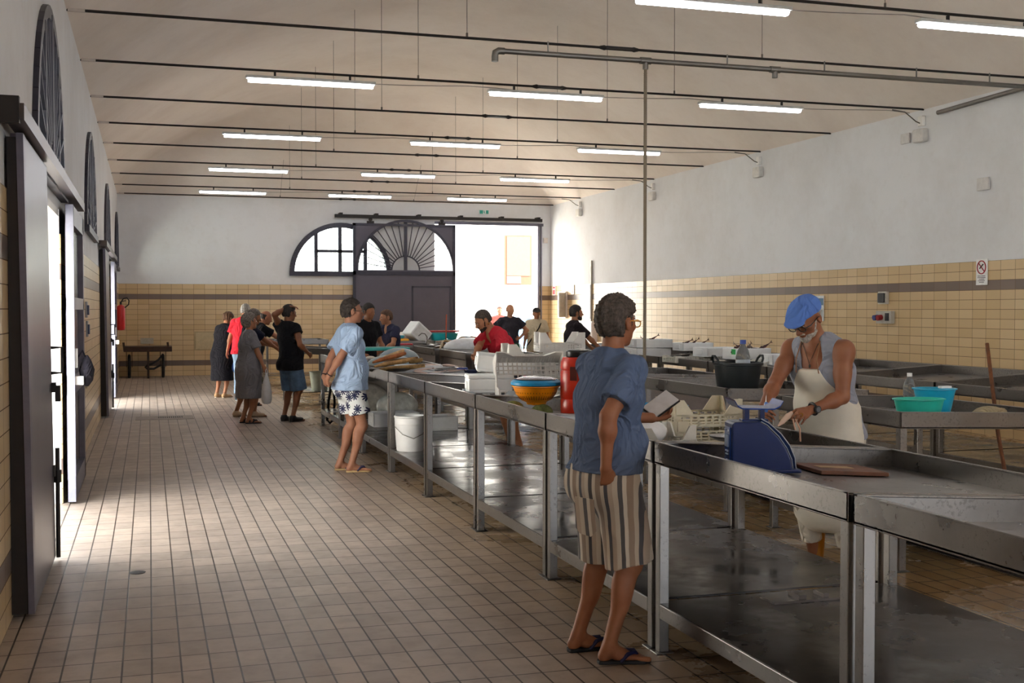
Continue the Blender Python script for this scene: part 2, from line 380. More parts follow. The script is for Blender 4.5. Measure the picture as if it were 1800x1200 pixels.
# ------------------------------------------------ sliding doors on the left wall
def slide_doors(n,y0,yo0,yo1,y1):
    b=B(); x=XL+.06
    b.hexa([(x,y0,.03),(x+.06,y0,.03),(x,yo0+.02,.03),(x+.06,yo0+.02,.03),(x-.03,y0,2.5),(x+.03,y0,2.5),(x-.03,yo0+.02,2.5),(x+.03,yo0+.02,2.5)])
    d=struct(b.build('door_%d'%n,plain('#57525c',rough=.32,metal=.4,var=.05,scale=3)))
    b=B(); b.hexa([(x+.035,y0-.03,.03),(x+.065,y0-.03,.03),(x+.035,y0+.06,.03),(x+.065,y0+.06,.03),(x+.0,y0-.03,2.5),(x+.034,y0-.03,2.5),(x+.0,y0+.06,2.5),(x+.034,y0+.06,2.5)])
    b.build('edge_plate',M_GREY,d)
    b=B(); b.box(x-.045,y0-.02,.03,x+.032,y0-.001,2.48); b.build('rubber_edge',M_IRON,d)
    b=B(); b.tube([(x+.05,yo0-.06,.55),(x+.05,yo0-.06,.62)],.02); b.cyl((x+.075,yo0+.02,.02),(x+.075,yo0+.02,.72),.014,8); b.cyl((x+.075,yo0+.02,.5),(x+.075,yo0+.02,.58),.024,8); b.build('floor_bolt',M_IRON,d)
    b=B(); b.tube([(x+.05,yo0-.03,1.2),(x+.11,yo0+.0,1.2),(x+.11,yo0+.0,1.36),(x+.05,yo0-.03,1.36)],.01,8); b.box(x+.05,yo0-.07,1.08,x+.075,yo0-.01,1.14); b.box(x+.07,yo0-.05,1.02,x+.1,yo0-.0,1.12); b.build('door_handle',M_IRON,d)
    # second leaf: glazed frame
    b=B(); q=x
    for a,c,e,g in ((yo1,yo1+.14,.02,2.46),(y1-.14,y1,.02,2.46),(yo1,y1,.02,.2),(yo1,y1,2.3,2.46),(yo1,y1,.9,1.06),(yo1,y1,1.6,1.7)): b.box(q-.01,a,e,q+.05,c,g)
    d2=struct(b.build('door_%d'%(n+1),M_GREY))
    b=B(); b.box(q-.01,yo1+.1,.15,q+.005,y1-.1,2.4); b.build('dark_panel',plain('#24232c',rough=.25,metal=.2),d2)
    b=B(); b.box(q-.005,yo1-.012,.02,q+.055,yo1,2.46); b.build('lit_edge',plain('#9fa3b8',rough=.4,metal=.3),d2)  # pale blue paints the daylight falling on the leaf's end
    b=B(); b.box(q+.05,yo1+.02,.98,q+.12,yo1+.09,1.05); b.box(q+.05,yo1+.03,1.12,q+.075,yo1+.06,1.28); b.build('door_handle',M_WHITE,d2)
    b=B(); b.box(x-.02,y0-.35,2.52,x+.07,y1-.15,2.60)
    for k in range(6):
        yy=y0+(y1-y0)*k/5.2; b.box(XL,yy,2.56,x,yy+.05,2.62)
    r=struct(b.build('door_rail_left',plain('#5d5350',rough=.35,metal=.6)))
    if n==2: B().box(x-.05,y0-.38,2.5,x+.05,y0-.33,2.63).build('rail_end',M_IRON,r)
    b=B(); b.box(XL-.45,yo0,2.36,XL-.0,yo1,2.42); b.box(XL-.45,yo0,0,XL-.40,yo0+.05,2.42); b.box(XL-.45,yo1-.05,0,XL-.4,yo1,2.42); struct(b.build('door_frame_left',M_WHITE))
slide_doors(2,6.5,7.95,10.25,11.9); slide_doors(4,18.25,19.95,22.25,23.9)
# bag hanging on the door handle
t=thing('cloth_bag','dark cloth bag hanging on the handle of the half-glazed sliding door','bag',(XL+.2,10.4,.98))
b=B(); b.lathe([(.02,-.02),(.07,.03),(.09,.12),(.05,.2),(.015,.24)],14,sx=.7,sy=1.1); b.build('bag_body',cloth('#2c2a33'),t,True)
b=B(); b.tube([(0,0,.2),(-.03,-.05,.28),(-.08,-.1,.2)],.008,6); b.build('handle',cloth('#2c2a33'),t,True)
# drain cover and hatch in the floor
b=B(); b.box(-.2,17.75,0,.62,18.35,.004); o=struct(b.build('floor_hatch',plain('#8a7d70',rough=.5,var=.1)))
b=B()
for k in range(12): b.box(.12+k*.03,18.0,.004,.135+k*.03,18.2,.008)
b.build('grate_slots',M_IRON,o)
t=tag(B().lathe([(.045,0),(.05,.003),(.02,.006),(.0,.006)],14,c=(-.08,7.45,0)).build('floor_plug',M_IRON),'small dark metal plug set in the aisle floor','drain plug')
b=B(); b.box(4.95,2.5,.0,5.3,12.5,.006); o=tag(b.build('drain_grate',M_IRON),'long dark plastic grate over the floor drain between the steel tables','drain')
b=B()
for k in range(250): b.box(4.97,2.52+k*.04,.006,5.28,2.535+k*.04,.014)
for x in (5.03,5.12,5.21): b.box(x,2.5,.008,x+.012,12.5,.016)
b.build('grate_bars',plain('#1b1817',rough=.35),o)
# ------------------------------------------------ tie rods, hangers, lamps
RY=[9.3,11.55,13.8,16.1,18.3,20.5,22.8,25.0,27.2,29.25]
ORD=['nearest','second','third','fourth','fifth','sixth','seventh','eighth','ninth','farthest']
PLC=['first','second','third','fourth','fifth','sixth','seventh','eighth','ninth','tenth']
M_ROD=plain('#241f1d',rough=.5,metal=.3)
rods=[]
for i,y in enumerate([2.5,4.8,7.05]+RY):
    vis=i-3
    lab='black iron tie rod across the hall, '+('out of view overhead' if vis<0 else PLC[vis]+' counting from the front')
    if vis<0: continue
    t=thing('tie_rod',lab,'tie rod',(0,y,0),0,'tie rods under the vault')
    B().cyl((XL,0,ZS),(XR,0,ZS),.014,8).build('rod',M_ROD,t,True)
    b=B()
    for s in (-1,1): b.box(4.60,s*.035-.01,ZS-.012,4.92,s*.035+.01,ZS+.012)
    for x in (4.59,4.93): b.tube([(x-.05,0,ZS),(x,0,ZS),(x+.05,0,ZS)],[.016,.028,.016],8)
    b.build('turnbuckle',M_ROD,t)
    for x in (3.1,6.45):
        zt=ZS+rise(min(x-XL,XR-x,YB-y,y-YR))
        if y>29: zt=ZS+1.9
        b=B(); b.cyl((x,0,ZS),(x,0 if y<29 else -1.9,zt-.01),.0035,5); b.tube([(x,0,ZS+.01),(x,0,ZS+.05)],.012,6); b.build('hanger_wire',plain('#6c625c',rough=.5,metal=.3),t)
    B().beam((XL+.01,0,ZS),(XL+.16,0,ZS),.03,.03).build('wall_end',plain('#cfc6bf'),t)
    rods.append(t)
    if vis in (2,4,6,8,0):
        pts=[(x,.03,ZS-.03-.05*abs(math.sin((x-1)*1.1))) for x in np.linspace(1.5,10.,24)]
        B().tube(pts,.005,5).build('power_cable',plain('#8f8781'),t,True)
LM=emis("#f4f8ff",12.)
def lampobj(label,loc):
    t=thing('tube_light',label,'ceiling light',loc,0,'fluorescent battens under the tie rods')
    b=B(); b.box(-.75,-.05,.0,.75,.05,.035); b.build('housing',plain('#c9cac9',rough=.5),t,bevel=.008)
    b=B(); b.prism([(-.04,0),(-.045,-.02),(-.025,-.04),(.025,-.04),(.045,-.02),(.04,0)],1.44,'yz',-.72); b.build('diffuser',LM,t)
    b=B(); 
    for x in (-.42,.45): b.box(x-.012,-.012,.03,x+.012,.012,.085)
    b.build('clip',M_ROD,t); return t
POS={'left':1.83,'middle':4.72,'right':7.55}
lt=None
for vis,nm in ((0,'nearest row'),(2,'second row from the front'),(4,'third row from the front'),(6,'fourth row from the front'),(8,'farthest row by the back wall')):
    for k,x in POS.items():
        if vis==0 and k=='left': continue
        lab='white tube light, %s one in the %s'%(k,nm)
        loc=(x,RY[vis],ZS-.1)
        if lt is None: lt=lampobj(lab,loc)
        else: dup(lt,loc,None,lab)
# water pipe
t=thing('water_pipe','galvanised water pipe slung under a tie rod with one long drop','pipe',(0,11.5,0))
b=B(); b.tube([(3.38,0,4.14),(3.38,0,4.2),(3.41,0,4.225),(3.46,0,4.23),(10.18,0,4.23)],.028,12)
b.build('main_run',M_GALV,t,True)
for x in (5.04,6.58): b=B(); b.tube([(x-.06,0,4.23),(x+.06,0,4.23)],.037,12); b.tube([(x,0,4.23),(x,0,4.14)],.03,12); b.build('tee_fitting',M_GALV,t,True)
b=B(); b.tube([(3.38,0,4.12),(3.38,0,4.17),(3.385,0,4.21),(3.42,0,4.23),(3.48,0,4.23)],.036,12); b.build('elbow_fitting',M_GALV,t,True)
b=B(); b.cyl((5.04,0,4.15),(5.04,0,.95),.017,10); 
for k in range(160): b.tube([(5.04,0,4.1-k*.0195),(5.04,0,4.092-k*.0195)],.0205,6,cap=False)
b.build('drop_pipe',plain('#7c6f5e',rough=.5,metal=.3),t)
for x in (3.95,6.0,7.2,8.4,9.4): B().box(x-.006,-.006,4.25,x+.006,.006,4.36).build('pipe_clip',M_GALV,t)
o=tag(B().tube([(XR-.07,13.4,4.24),(XR-.07,8.5,4.36)],.03,12).build('wall_pipe',M_GALV,None,True),'grey pipe running along the top of the right wall','pipe')
# wall fittings ------------------------------------------------
def wbox(label,cat,name,y,z,w,h,d=.08,mat=None,x=XR-.012,group=None):
    return tag(B().box(x-d,y-w/2,z-h/2,x,y+w/2,z+h/2).build(name,mat or M_WHITE,bevel=.006),label,cat,group)
for y,nm in ((13.8,'nearest'),(18.3,'second'),(22.8,'third'),(27.2,'farthest')):
    t=thing('emergency_light','small white emergency light high on right wall, %s of its row'%nm,'emergency light',(XR,y,4.2),0,'emergency lights on the right wall')
    B().box(-.1,-.12,-.3,0,.12,-.12).build('lamp_box',plain('#dedcd8'),t,bevel=.02)
    B().box(-.06,-.05,-.08,0,.05,.06).build('junction_box',M_WHITE,t,bevel=.01)
    B().tube([(-.03,0,-.05),(-.12,0,-.02),(-.3,0,.1),(-.5,0,.12)],.008,6).build('wire',plain('#55504c'),t,True)
wbox('blank square cover plate on upper right wall beside the long wall pipe','cover plate','cover_plate',14.16,4.0,.2,.14,.03,plain('#dcdad8'))
wbox('blank pale cover plate lower on the right wall above the no smoking sign','cover plate','cover_plate',12.54,3.2,.22,.16,.03,plain('#d6d4d2'))
# no smoking sign
t=thing('no_smoking_sign','white no smoking sign with red ring on the right wall tiles','sign',(XR-.03,12.55,2.08))
B().box(0,-.105,-.165,.01,.105,.165).build('sign_plate',plain('#f3f3f3',rough=.4),t)
b=B(); ring=[(-.004,.078*math.cos(2*PI*k/32),.06+.082*math.sin(2*PI*k/32)) for k in range(32)]
b.tube(ring,.007,6,closed=True); b.beam((-.005,-.055,.006),(-.005,.055,.116),.012,.006,(1,0,0)); b.build('red_ring',plain('#a3182a',rough=.5),t)
b=B(); b.beam((-.006,-.035,.1),(-.006,.03,.045),.008,.014,(1,0,0)); b.build('cigarette',plain('#1c1c1c'),t)
b=B()
for k,(w_) in enumerate((.07,.075,.05,.06,.045)): b.box(-.003,-w_,-.055-k*.02,0,w_,-.046-k*.02)
b.build('printed_lines',plain('#77777c'),t)
# sockets
t=thing('socket_panel','wall socket panel with blue and red plugs above the tables','socket',(XR-.02,14.62,1.55))
B().box(-.07,-.24,-.15,0,.12,.03).build('back_plate',plain('#b9b6ae'),t,bevel=.006)
b=B(); b.cyl((-.07,.07,-.06),(-.14,.07,-.07),.04,14); b.build('blue_socket',plain('#22367e',rough=.4),t,True)
b=B(); b.cyl((-.07,-.02,-.06),(-.14,-.02,-.07),.04,14); b.build('red_socket',plain('#a02026',rough=.4),t,True)
B().box(-.09,-.2,-.11,-.07,-.13,.0).build('black_socket',plain('#26242a'),t)
t=thing('black_socket_box','square black socket box on a white plate above the coloured sockets','socket',(XR-.02,14.62,1.76))
B().box(-.05,-.1,-.08,0,.1,.1).build('back_plate',plain('#cfcabf'),t,bevel=.004)
B().box(-.08,-.075,-.06,-.05,.075,.08).build('socket_cover',plain('#26211f',rough=.4),t,bevel=.01)
t=thing('wall_notice','small white and blue notice on the right wall behind the man in the cap','sign',(XR-.03,16.35,1.62))
B().box(0,-.13,-.2,.012,.13,.2).build('plate',plain('#dfe3e6'),t); B().box(-.004,-.12,.05,0,.12,.16).build('blue_band',plain('#4f7794'),t)
B().box(-.004,-.1,-.15,0,.1,-.02).build('printed_lines',plain('#a9b2b8'),t)
o=tag(B().box(XR-.05,26.36,1.0,XR-.012,26.44,2.78).build('cable_duct',plain('#a79c8e')),'thin vertical cable duct on the right wall','cable duct')
B().box(XR-.055,26.37,1.38,XR-.05,26.43,2.2).build('dark_strip',plain('#3a2c22'),o)
t=thing('electric_cabinet','pale wall cabinet low on the right wall near the back corner','cabinet',(XR-.012,26.4,1.07))
B().box(-.14,-.38,-.25,0,.38,.25).build('body',plain('#e9dfe0'),t,bevel=.01); B().box(-.15,-.35,-.22,-.14,.35,.22).build('door',plain('#f0e8ea'),t); B().box(-.16,-.3,-.08,-.15,-.27,.0).build('latch',M_IRON,t)
t=thing('notice_board','framed notice board with open glazed door in back right corner','notice board',(XR-.012,28.4,1.72))
B().box(-.06,-.28,-.34,0,.28,.34).build('board',plain('#ece6df'),t); B().beam((-.06,-.28,0),(-.26,-.38,0),.03,.62).build('glazed_door',plain('#b5afa6',rough=.25),t)
B().box(-.07,.1,-.3,-.06,.2,.3).build('gap_shade',plain('#4a4744'),t)  # flat strip coloured dark for the shade in the gap
b=B(); b.box(XR-.03,29.0,1.98,XR-.012,29.22,2.22); o=tag(b.build('fire_sign',plain('#e9d9da')),'small red and white fire sign in the back right corner','sign'); B().box(XR-.035,29.04,2.0,XR-.03,29.18,2.12).build('red_symbol',plain('#b5323c'),o)
B().box(XR-.035,29.04,2.15,XR-.03,29.18,2.2).build('red_flame',plain('#b5323c'),o)
o=tag(B().box(XR-.03,27.6,1.98,XR-.012,27.8,2.22).build('wall_sign',plain('#efe9e4')),'pale small sign on the right wall beside the notice board','sign'); B().box(XR-.034,27.66,2.02,XR-.03,27.74,2.16).build('pink_symbol',plain('#c98d90'),o)
# exit sign
t=thing('exit_sign','green running man exit sign above the open back doorway','exit sign',(8.36,YB,4.14))
B().box(-.13,-.05,-.055,.13,0,.055).build('sign_box',plain('#e8f4ee'),t); b=B(); b.box(-.12,-.056,-.045,-.03,-.05,.045); b.box(.05,-.056,-.045,.12,-.05,.045); b.build('green_panel',plain('#2b9c8a',rough=.4),t)
b=B(); b.box(-.01,-.056,-.03,.015,-.05,.02); b.ball((.0,-.055,.03),.01,8,6); b.beam((0,-.054,-.02),(.03,-.054,-.04),.01,.004,(0,1,0)); b.build('running_figure',plain('#2b9c8a',rough=.4),t)
tag(B().box(10.0,YB-.05,3.36,10.12,YB-.012,3.5).build('alarm_box',plain('#d9cfc8'),bevel=.01),'small square pale box on back wall right of the doorway','alarm box')
t=thing('wall_hatch','cream access hatch in the tiles at the left of back wall','hatch',(1.3,YB-.012,.84)); B().box(-.22,-.03,-.2,.22,0,.2).build('panel',plain('#c9b893'),t,bevel=.005); B().box(-.25,-.02,-.23,.25,-.0,.23).build('frame',plain('#b5a27c'),t)
tag(B().box(-.2,YB-.04,.78,.1,YB-.012,.92).build('meter_plate',plain('#b9b2a2')),'small grey plate on back wall behind the handcart','plate')
# papers on the left wall
for k,(y,z,lab) in enumerate(((14.2,1.6,'upper of two dark leaflets stuck on left wall tiles between the doors'),(14.3,1.38,'lower of two dark leaflets stuck on left wall tiles between the doors'))):
    o=tag(B().box(XL+.012,y-.12,z-.09,XL+.03,y+.12,z+.09).build('leaflet_holder',plain('#8c8f98')),lab,'leaflet'); B().box(XL+.03,y-.08,z-.06,XL+.05,y+.05,z+.05).build('leaflet',plain('#34405c'),o)
tag(B().box(XL+.012,13.9,.72,XL+.03,14.1,.95).build('switch_plate',plain('#a89a80')),'low pale switch plate on the left wall tiles','switch')
# fire extinguisher
t=thing('fire_extinguisher','red fire extinguisher with black hose hung on the left wall','fire extinguisher',(XL+.16,23.9+.9,1.5))
b=B(); b.lathe([(.0,-.32),(.07,-.31),(.085,-.27),(.085,.12),(.07,.17),(.03,.2),(.0,.2)],18); b.build('cylinder',plain('#c21f24',rough=.3),t,True)
b=B(); b.cyl((0,0,.2),(0,0,.26),.02); b.beam((0,0,.26),(.1,-.02,.28),.02,.015); b.build('valve',M_IRON,t)
b=B(); b.tube([(0,0,.24),(.05,-.02,.32),(.12,-.02,.34),(.16,-.02,.28),(.15,-.02,.2),(.08,-.04,.14)],.012,8); b.build('hose',M_IRON,t,True)
# ------------------------------------------------ handcart
t=thing('handcart','old dark wooden handcart parked against the back wall','handcart',(-.05,28.85,0))
W_=plain('#3a2418',rough=.7,var=.2)
b=B(); b.box(-.52,-.35,.62,.56,.35,.74); b.build('bed',W_,t,bevel=.01)
for x in (-.4,.36):
    b=B(); b.tube([(x,.25*math.cos(2*PI*k/24),.27+.25*math.sin(2*PI*k/24)) for k in range(24)],.035,8,closed=True); b.cyl((x-.04,0,.27),(x+.04,0,.27),.05)
    for k in range(6): a=PI*k/3; b.beam((x,0,.27),(x,.24*math.cos(a),.27+.24*math.sin(a)),.02,.02)
    b.build('wheel',plain('#15100f',rough=.6),t,True)
    B().box(x-.07,-.03,.25,x-.055,.03,.62).build('fork',W_,t); B().box(x+.055,-.03,.25,x+.07,.03,.62).build('fork',W_,t)
B().box(.0,-.34,0,.045,-.28,.64).build('prop_leg',W_,t)
b=B(); b.tube([(.36,-.1,.55),(.25,-.2,.42),(.1,-.25,.33),(.0,-.25,.3),(-.04,-.25,.26),(.0,-.28,.22),(.15,-.25,.22),(.3,-.15,.3)],.025,8); b.build('rope',plain('#17110e'),t,True)
b=B(); 
for x in (-.5,.48): b.beam((x,-.3,.66),(x-.02,-.3,.84),.05,.04)
b.build('corner_stake',W_,t)
# ------------------------------------------------ outside
M_BLD=plain('#f0ebe2',rough=.9,var=.03)
b=B(); b.box(2,43,-.1,34,52,11); o=tag(b.build('white_building',M_BLD),'sunlit white building seen through the open back doorway','building')
wx=13.55
f=B(); f.box(wx-.55,42.93,2.55,wx+.55,43,4.45); f=f.build('window_frame',plain('#6a3216'),o)
B().box(wx-.47,42.9,2.9,wx+.47,42.94,4.4).build('roller_shutter',plain('#7a4a30'),f); B().box(wx-.47,42.9,2.6,wx+.1,42.94,2.88).build('pane',plain('#5a4b46',rough=.2),f)
b=B(); b.box(-18,-30,-.1,-10,60,8); tag(b.build('facing_building',M_BLD),'pale building facing the left doors across the street','building')
# parked car far outside
t=thing('parked_car','pale blue car parked outside beyond the back doorway','car',(13.0,38.5,-.03))
b=B(); pr=[(-2,.3),(-2,.8),(-1.3,.92),(-.8,1.4),(.7,1.42),(1.3,.95),(2,.85),(2.05,.3)]; b.prism(pr,1.6,'xz',-.8); b.build('car_body',plain('#48709c',rough=.25),t,bevel=.06)
b=B(); b.prism([(-1.2,.95),(-.75,1.34),(.65,1.36),(1.15,.97)],1.63,'xz',-.815); b.build('car_window',plain('#2a3038',rough=.1),t)
for x in (-1.3,1.3):
    for y in (-.8,.8): B().cyl((x,y-.1,.3),(x,y+.1,.3),.3,18).build('wheel',plain('#1d1d1f'),t,True)
# ---------------------------------------------------------------- steel tables
def table(label,x0,x1,y0,y1,z0,z1,shelf=True,cab=False):
    t=thing('market_table',label,'table',((x0+x1)/2,(y0+y1)/2,0),0,'steel market tables')
    w=(x1-x0)/2; l=(y1-y0)/2; zz=lambda x: z0+(z1-z0)*(x+w)/(2*w)
    b=B(); T=.012; D=.085; H=.10
    def slab(xa,xb,ya,yb,a,c): b.hexa([(xa,ya,zz(xa)+a),(xb,ya,zz(xb)+a),(xa,yb,zz(xa)+a),(xb,yb,zz(xb)+a),(xa,ya,zz(xa)+c),(xb,ya,zz(xb)+c),(xa,yb,zz(xa)+c),(xb,yb,zz(xb)+c)])
    slab(-w,w,-l,l,-D-.012,-D)
    slab(-w,-w+T,-l,l,-H,0); slab(w-T,w,-l,l,-H,0); slab(-w,w,-l,-l+T,-H,0); slab(-w,w,l-T,l,-H,0)
    for xa,xb,ya,yb in ((-w,-w+.026,-l,l),(w-.026,w,-l,l),(-w,w,-l,-l+.026),(-w,w,l-.026,l)): slab(xa,xb,ya,yb,-.004,.005)
    b.build('tray',M_ST,t,bevel=.003)
    for sx in (-1,1):
        for sy in (-1,1):
            x=sx*(w-.03); y=sy*(l-.03); b=B(); b.box(x-.024,y-.024,.006,x+.024,y+.024,zz(x)-.095); b.box(x-.045,y-.04,0,x+.045,y+.04,.006)
            b.build('leg',M_ST,t,bevel=.003)
    if shelf:
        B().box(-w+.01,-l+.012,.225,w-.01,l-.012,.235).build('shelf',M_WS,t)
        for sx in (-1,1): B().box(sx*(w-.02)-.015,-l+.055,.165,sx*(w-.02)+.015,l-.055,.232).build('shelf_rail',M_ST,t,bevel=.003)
    else:
        for sx in (-1,1): B().box(sx*(w-.03)-.012,-l+.055,.2,sx*(w-.03)+.012,l-.055,.24).build('shelf_rail',M_ST,t)
    if cab:
        b=B(); b.box(-w+.05,-l+.05,.26,w-.05,-l+.065,zz(-w)-.12); b.box(-w+.05,-l+.06,.26,-w+.065,l-.06,zz(-w)-.12); b.build('side_panel',plain('#7d7470',rough=.4,metal=.5),t)
    return t
AX0,AX1=2.25,3.55; AZ0,AZ1=.98,.90
def az(x): return AZ0+(AZ1-AZ0)*(x-AX0)/(AX1-AX0)-.085
PA=[(1.83,3.40,'empty steel tray table nearest the camera, at the right edge'),
    (3.43,5.02,'steel tray table holding the blue scale and the cutting board'),
    (5.05,6.58,'steel tray table with beige crates, in front of the bearded vendor'),
    (6.61,8.16,'steel tray table with red jerrycan and orange colander'),
    (8.19,9.78,'steel tray table with white foam boxes and tilted crate'),
    (9.81,11.38,'steel tray table with the white bucket on its lower shelf'),
    (11.41,13.0,'steel tray table carrying the pan and brown timber pieces'),
    (13.03,14.55,'steel tray table behind the man in the light blue shirt'),
    (14.58,16.2,'steel tray table beside the man in black with hand on head'),
    (19.5,21.0,'last steel tray table of the aisle row, where the bald man reaches in')]
for y0,y1,l in PA: table(l,AX0,AX1,y0,y1,AZ0,AZ1)
BX_0,BX_1=4.35,5.65
PB=[(3.4,4.95,'dark steel table at the right edge, first of middle row',0),(6.08,7.66,'steel table of the middle row with turquoise and blue basins',0),(8.32,9.95,'steel table of the middle row holding the black tub',0),
    (10.6,12.2,'middle row steel table just past the one with the black tub',1),(14.4,16.0,'middle row steel table beside the bearded man in black',1),(16.3,17.9,'middle row steel table with bare tray, back half of hall',1),(18.2,19.8,'middle row steel table under the heap of fish and plastic',1)]
for y0,y1,l,c in PB: table(l,BX_0,BX_1,y0,y1,.975,.935,shelf=True,cab=bool(c))
# row near the right wall, tilted the other way
PC=[(6.35,7.92,'steel table along the right wall, nearest the camera'),(7.95,9.52,'steel table of right wall row behind the blue basin'),(9.55,11.12,'steel table of right wall row seen right of the vendor'),(11.15,12.72,'steel table of right wall row half hidden by the vendor'),(12.75,14.3,'steel table with foam boxes behind the vendor cap'),
    (14.33,15.9,'steel table carrying the largest group of foam boxes'),(15.93,17.5,'steel table of right wall row with slatted white crates'),(17.53,19.1,'steel table of right wall row under the wide flat foam box'),(19.13,20.7,'farthest steel table of the right wall row')]
for y0,y1,l in PC: table(l,7.2,8.5,y0,y1,.90,.98)
# far cross tables near the back
for x0,x1,y0,y1,l,c in ((3.9,5.3,23.0,24.2,'far cross table with yellow tub and tilted foam box',1),(5.5,6.9,23.0,24.2,'far cross table with turquoise tub and plastic sheet',1),(2.3,3.6,24.6,25.8,'far steel table by the back wall left of the sliding door',0),(3.85,5.0,20.2,21.6,'box-sided steel table carrying a red tray',1)):
    table(l,x0,x1,y0,y1,.97,.97,cab=bool(c))
# ---------------------------------------------------------------- props
def crate(name,label,l,w,h,loc,rz,col,corner=.05,tilt=None,group=None,nx=9,nz=3):
    t=thing(name,label,'crate',loc,rz,group); m=plain(col,rough=.55,var=.04)
    if tilt: t.rotation_euler=tilt
    for nm,L,ax,off in (('long_side',l,0,w/2),('long_side',l,0,-w/2),('short_side',w,1,l/2),('short_side',w,1,-l/2)):
        b=B(); T=.005
        def q(u0,z0,u1,z1):
            if ax==0: b.box(u0,off-T,z0,u1,off+T,z1)
            else: b.box(off-T,u0,z0,off+T,u1,z1)
        hl=L/2; n=nx if ax==0 else max(4,int(nx*w/l))
        q(-hl,0,hl,.018); q(-hl,h*.62,hl,h*.72)
        for k in range(n+1): u=-hl+L*k/n; q(u-.004-.002,0,u+.006,h*.72)
        for k in range(1,nz): q(-hl,h*.5*k/nz+.01,hl,h*.5*k/nz+.016)
        # raised corners sloping down to the middle
        for s in (-1,1):
            e=L*.12; a=L*.27
            poly=[(s*hl,0),(s*hl,h+corner),(s*(hl-e),h+corner),(s*(hl-a),h*.72),(s*(hl-a),h*.6),(s*(hl-e*.6),h*.6),(s*(hl-e*.6),0)]
            if s<0: poly=poly[::-1]
            b.prism(poly,2*T,'xz' if ax==0 else 'yz',off-T)
        b.build(nm,m,t)
    b=B(); nb=int(l/.035)
    for k in range(nb+1): u=-l/2+l*k/nb; b.box(u-.005,-w/2,0,u+.005,w/2,.006)
    nb=int(w/.035)
    for k in range(nb+1): u=-w/2+w*k/nb; b.box(-l/2,u-.005,.001,l/2,u+.005,.005)
    b.build('base',m,t); return t
def foambox(label,l,w,h,loc,rz=0,tilt=None,lid=False,group='white foam fish boxes'):
    t=thing('foam_box',label,'box',loc,rz,group)
    if tilt: t.rotation_euler=tilt
    b=B(); T=.022; b.box(-l/2,-w/2,0,l/2,w/2,.025)
    b.box(-l/2,-w/2,.02,-l/2+T,w/2,h); b.box(l/2-T,-w/2,.02,l/2,w/2,h); b.box(-l/2,-w/2,.02,l/2,-w/2+T,h); b.box(-l/2,w/2-T,.02,l/2,w/2,h)
    b.build('box_body',M_FOAM,t,bevel=.008)
    b=B()
    for s in (-1,1): b.box(s*l/2-.012,-w*.18,h*.25,s*l/2+.012,w*.18,h*.8)
    b.build('end_rib',M_FOAM,t,bevel=.006)
    if lid: b=B(); b.box(-l/2-.005,-w/2-.005,h,l/2+.005,w/2+.005,h+.03); b.build('lid',M_FOAM,t,bevel=.01)
    return t
# blue scale, table 2
t=thing('market_scale','blue enamel market scale standing on the steel table','scale',(2.615,4.72,az(2.6)),R_(-14))
MB=plain('#08225a',rough=.35,var=.04)
b=B(); L=.285
side=[(-.125,.0),(-.125,.215),(-.115,.225),(.0,.225),(.03,.21),(.085,.155),(.12,.105),(.142,.055),(.148,.015),(.150,.0)]
b.prism(side,.15,'xz',-.075); b.build('housing',MB,t,bevel=.008)
b=B(); b.box(-.14,-.09,-.002,.185,.09,.014); b.build('base_plate',MB,t,bevel=.005)
b=B(); arc=[(.010,.226),(.040,.209),(.092,.158),(.127,.108),(.150,.056),(.156,.015),(.170,.015),(.164,.062),(.141,.118),(.102,.170),(.048,.218),(.012,.238)]
b.prism(arc,.10,'xz',-.05); b.build('dial_window',plain('#1a2c55',rough=.12,var=.02),t)
b=B(); b.tube([(x,-.053,z) for x,z in arc[6:]],.0022,6); b.tube([(x,-.053,z) for x,z in arc[:6]],.0018,6); b.build('dial_rim',plain('#b9c0d0',rough=.3,metal=.3),t)
b=B(); b.box(-.131,-.05,.03,-.125,.05,.20); b.build('front_plate',plain('#1d3f86',rough=.2),t,bevel=.004)
b=B(); b.box(-.136,-.028,.11,-.131,.028,.165); b.build('window_glass',plain('#9fb2cc',rough=.1),t)
b=B(); 
for y,z in ((-.03,.185),(.03,.185),(0,.05)): b.cyl((-.136,y,z),(-.131,y,z),.005,8)
b.box(-.135,-.02,.075,-.131,.018,.08); b.box(-.135,-.022,.088,-.131,.02,.095); b.build('marking',plain('#dfe3ea'),t)
b=B()
for x in (-.045,.025): b.box(x-.011,-.02,.225,x+.011,.02,.285)
b.box(-.07,-.03,.222,.05,.03,.234); b.build('pan_post',MB,t,bevel=.003)
b=B(); prof=[(-.12,.325),(-.105,.3),(-.085,.288),(.06,.285),(.085,.297),(.1,.32)]
for p,q in zip(prof,prof[1:]): b.hexa([(p[0],-.09,p[1]-.004),(q[0],-.09,q[1]-.004),(p[0],.09,p[1]-.004),(q[0],.09,q[1]-.004),(p[0],-.09,p[1]+.002),(q[0],-.09,q[1]+.002),(p[0],.09,p[1]+.002),(q[0],.09,q[1]+.002)])
b.build('pan_cradle',plain('#20418c',rough=.25,metal=.3),t)
# cutting board
t=tag(B().box(-.17,-.15,0,.17,.15,.018).build('cutting_board',plain('#6e4228',rough=.6,var=.25,scale=9),bevel=.003,loc=(3.06,4.74,az(3.06)+.004),rot=(0,.06,R_(-4))),'dark brown wooden cutting board lying on the table beside the blue scale','cutting board')
B().box(-.11,-.03,.018,.06,.04,.0195).build('pale_worn_patch',plain('#b59a78',rough=.8),t)
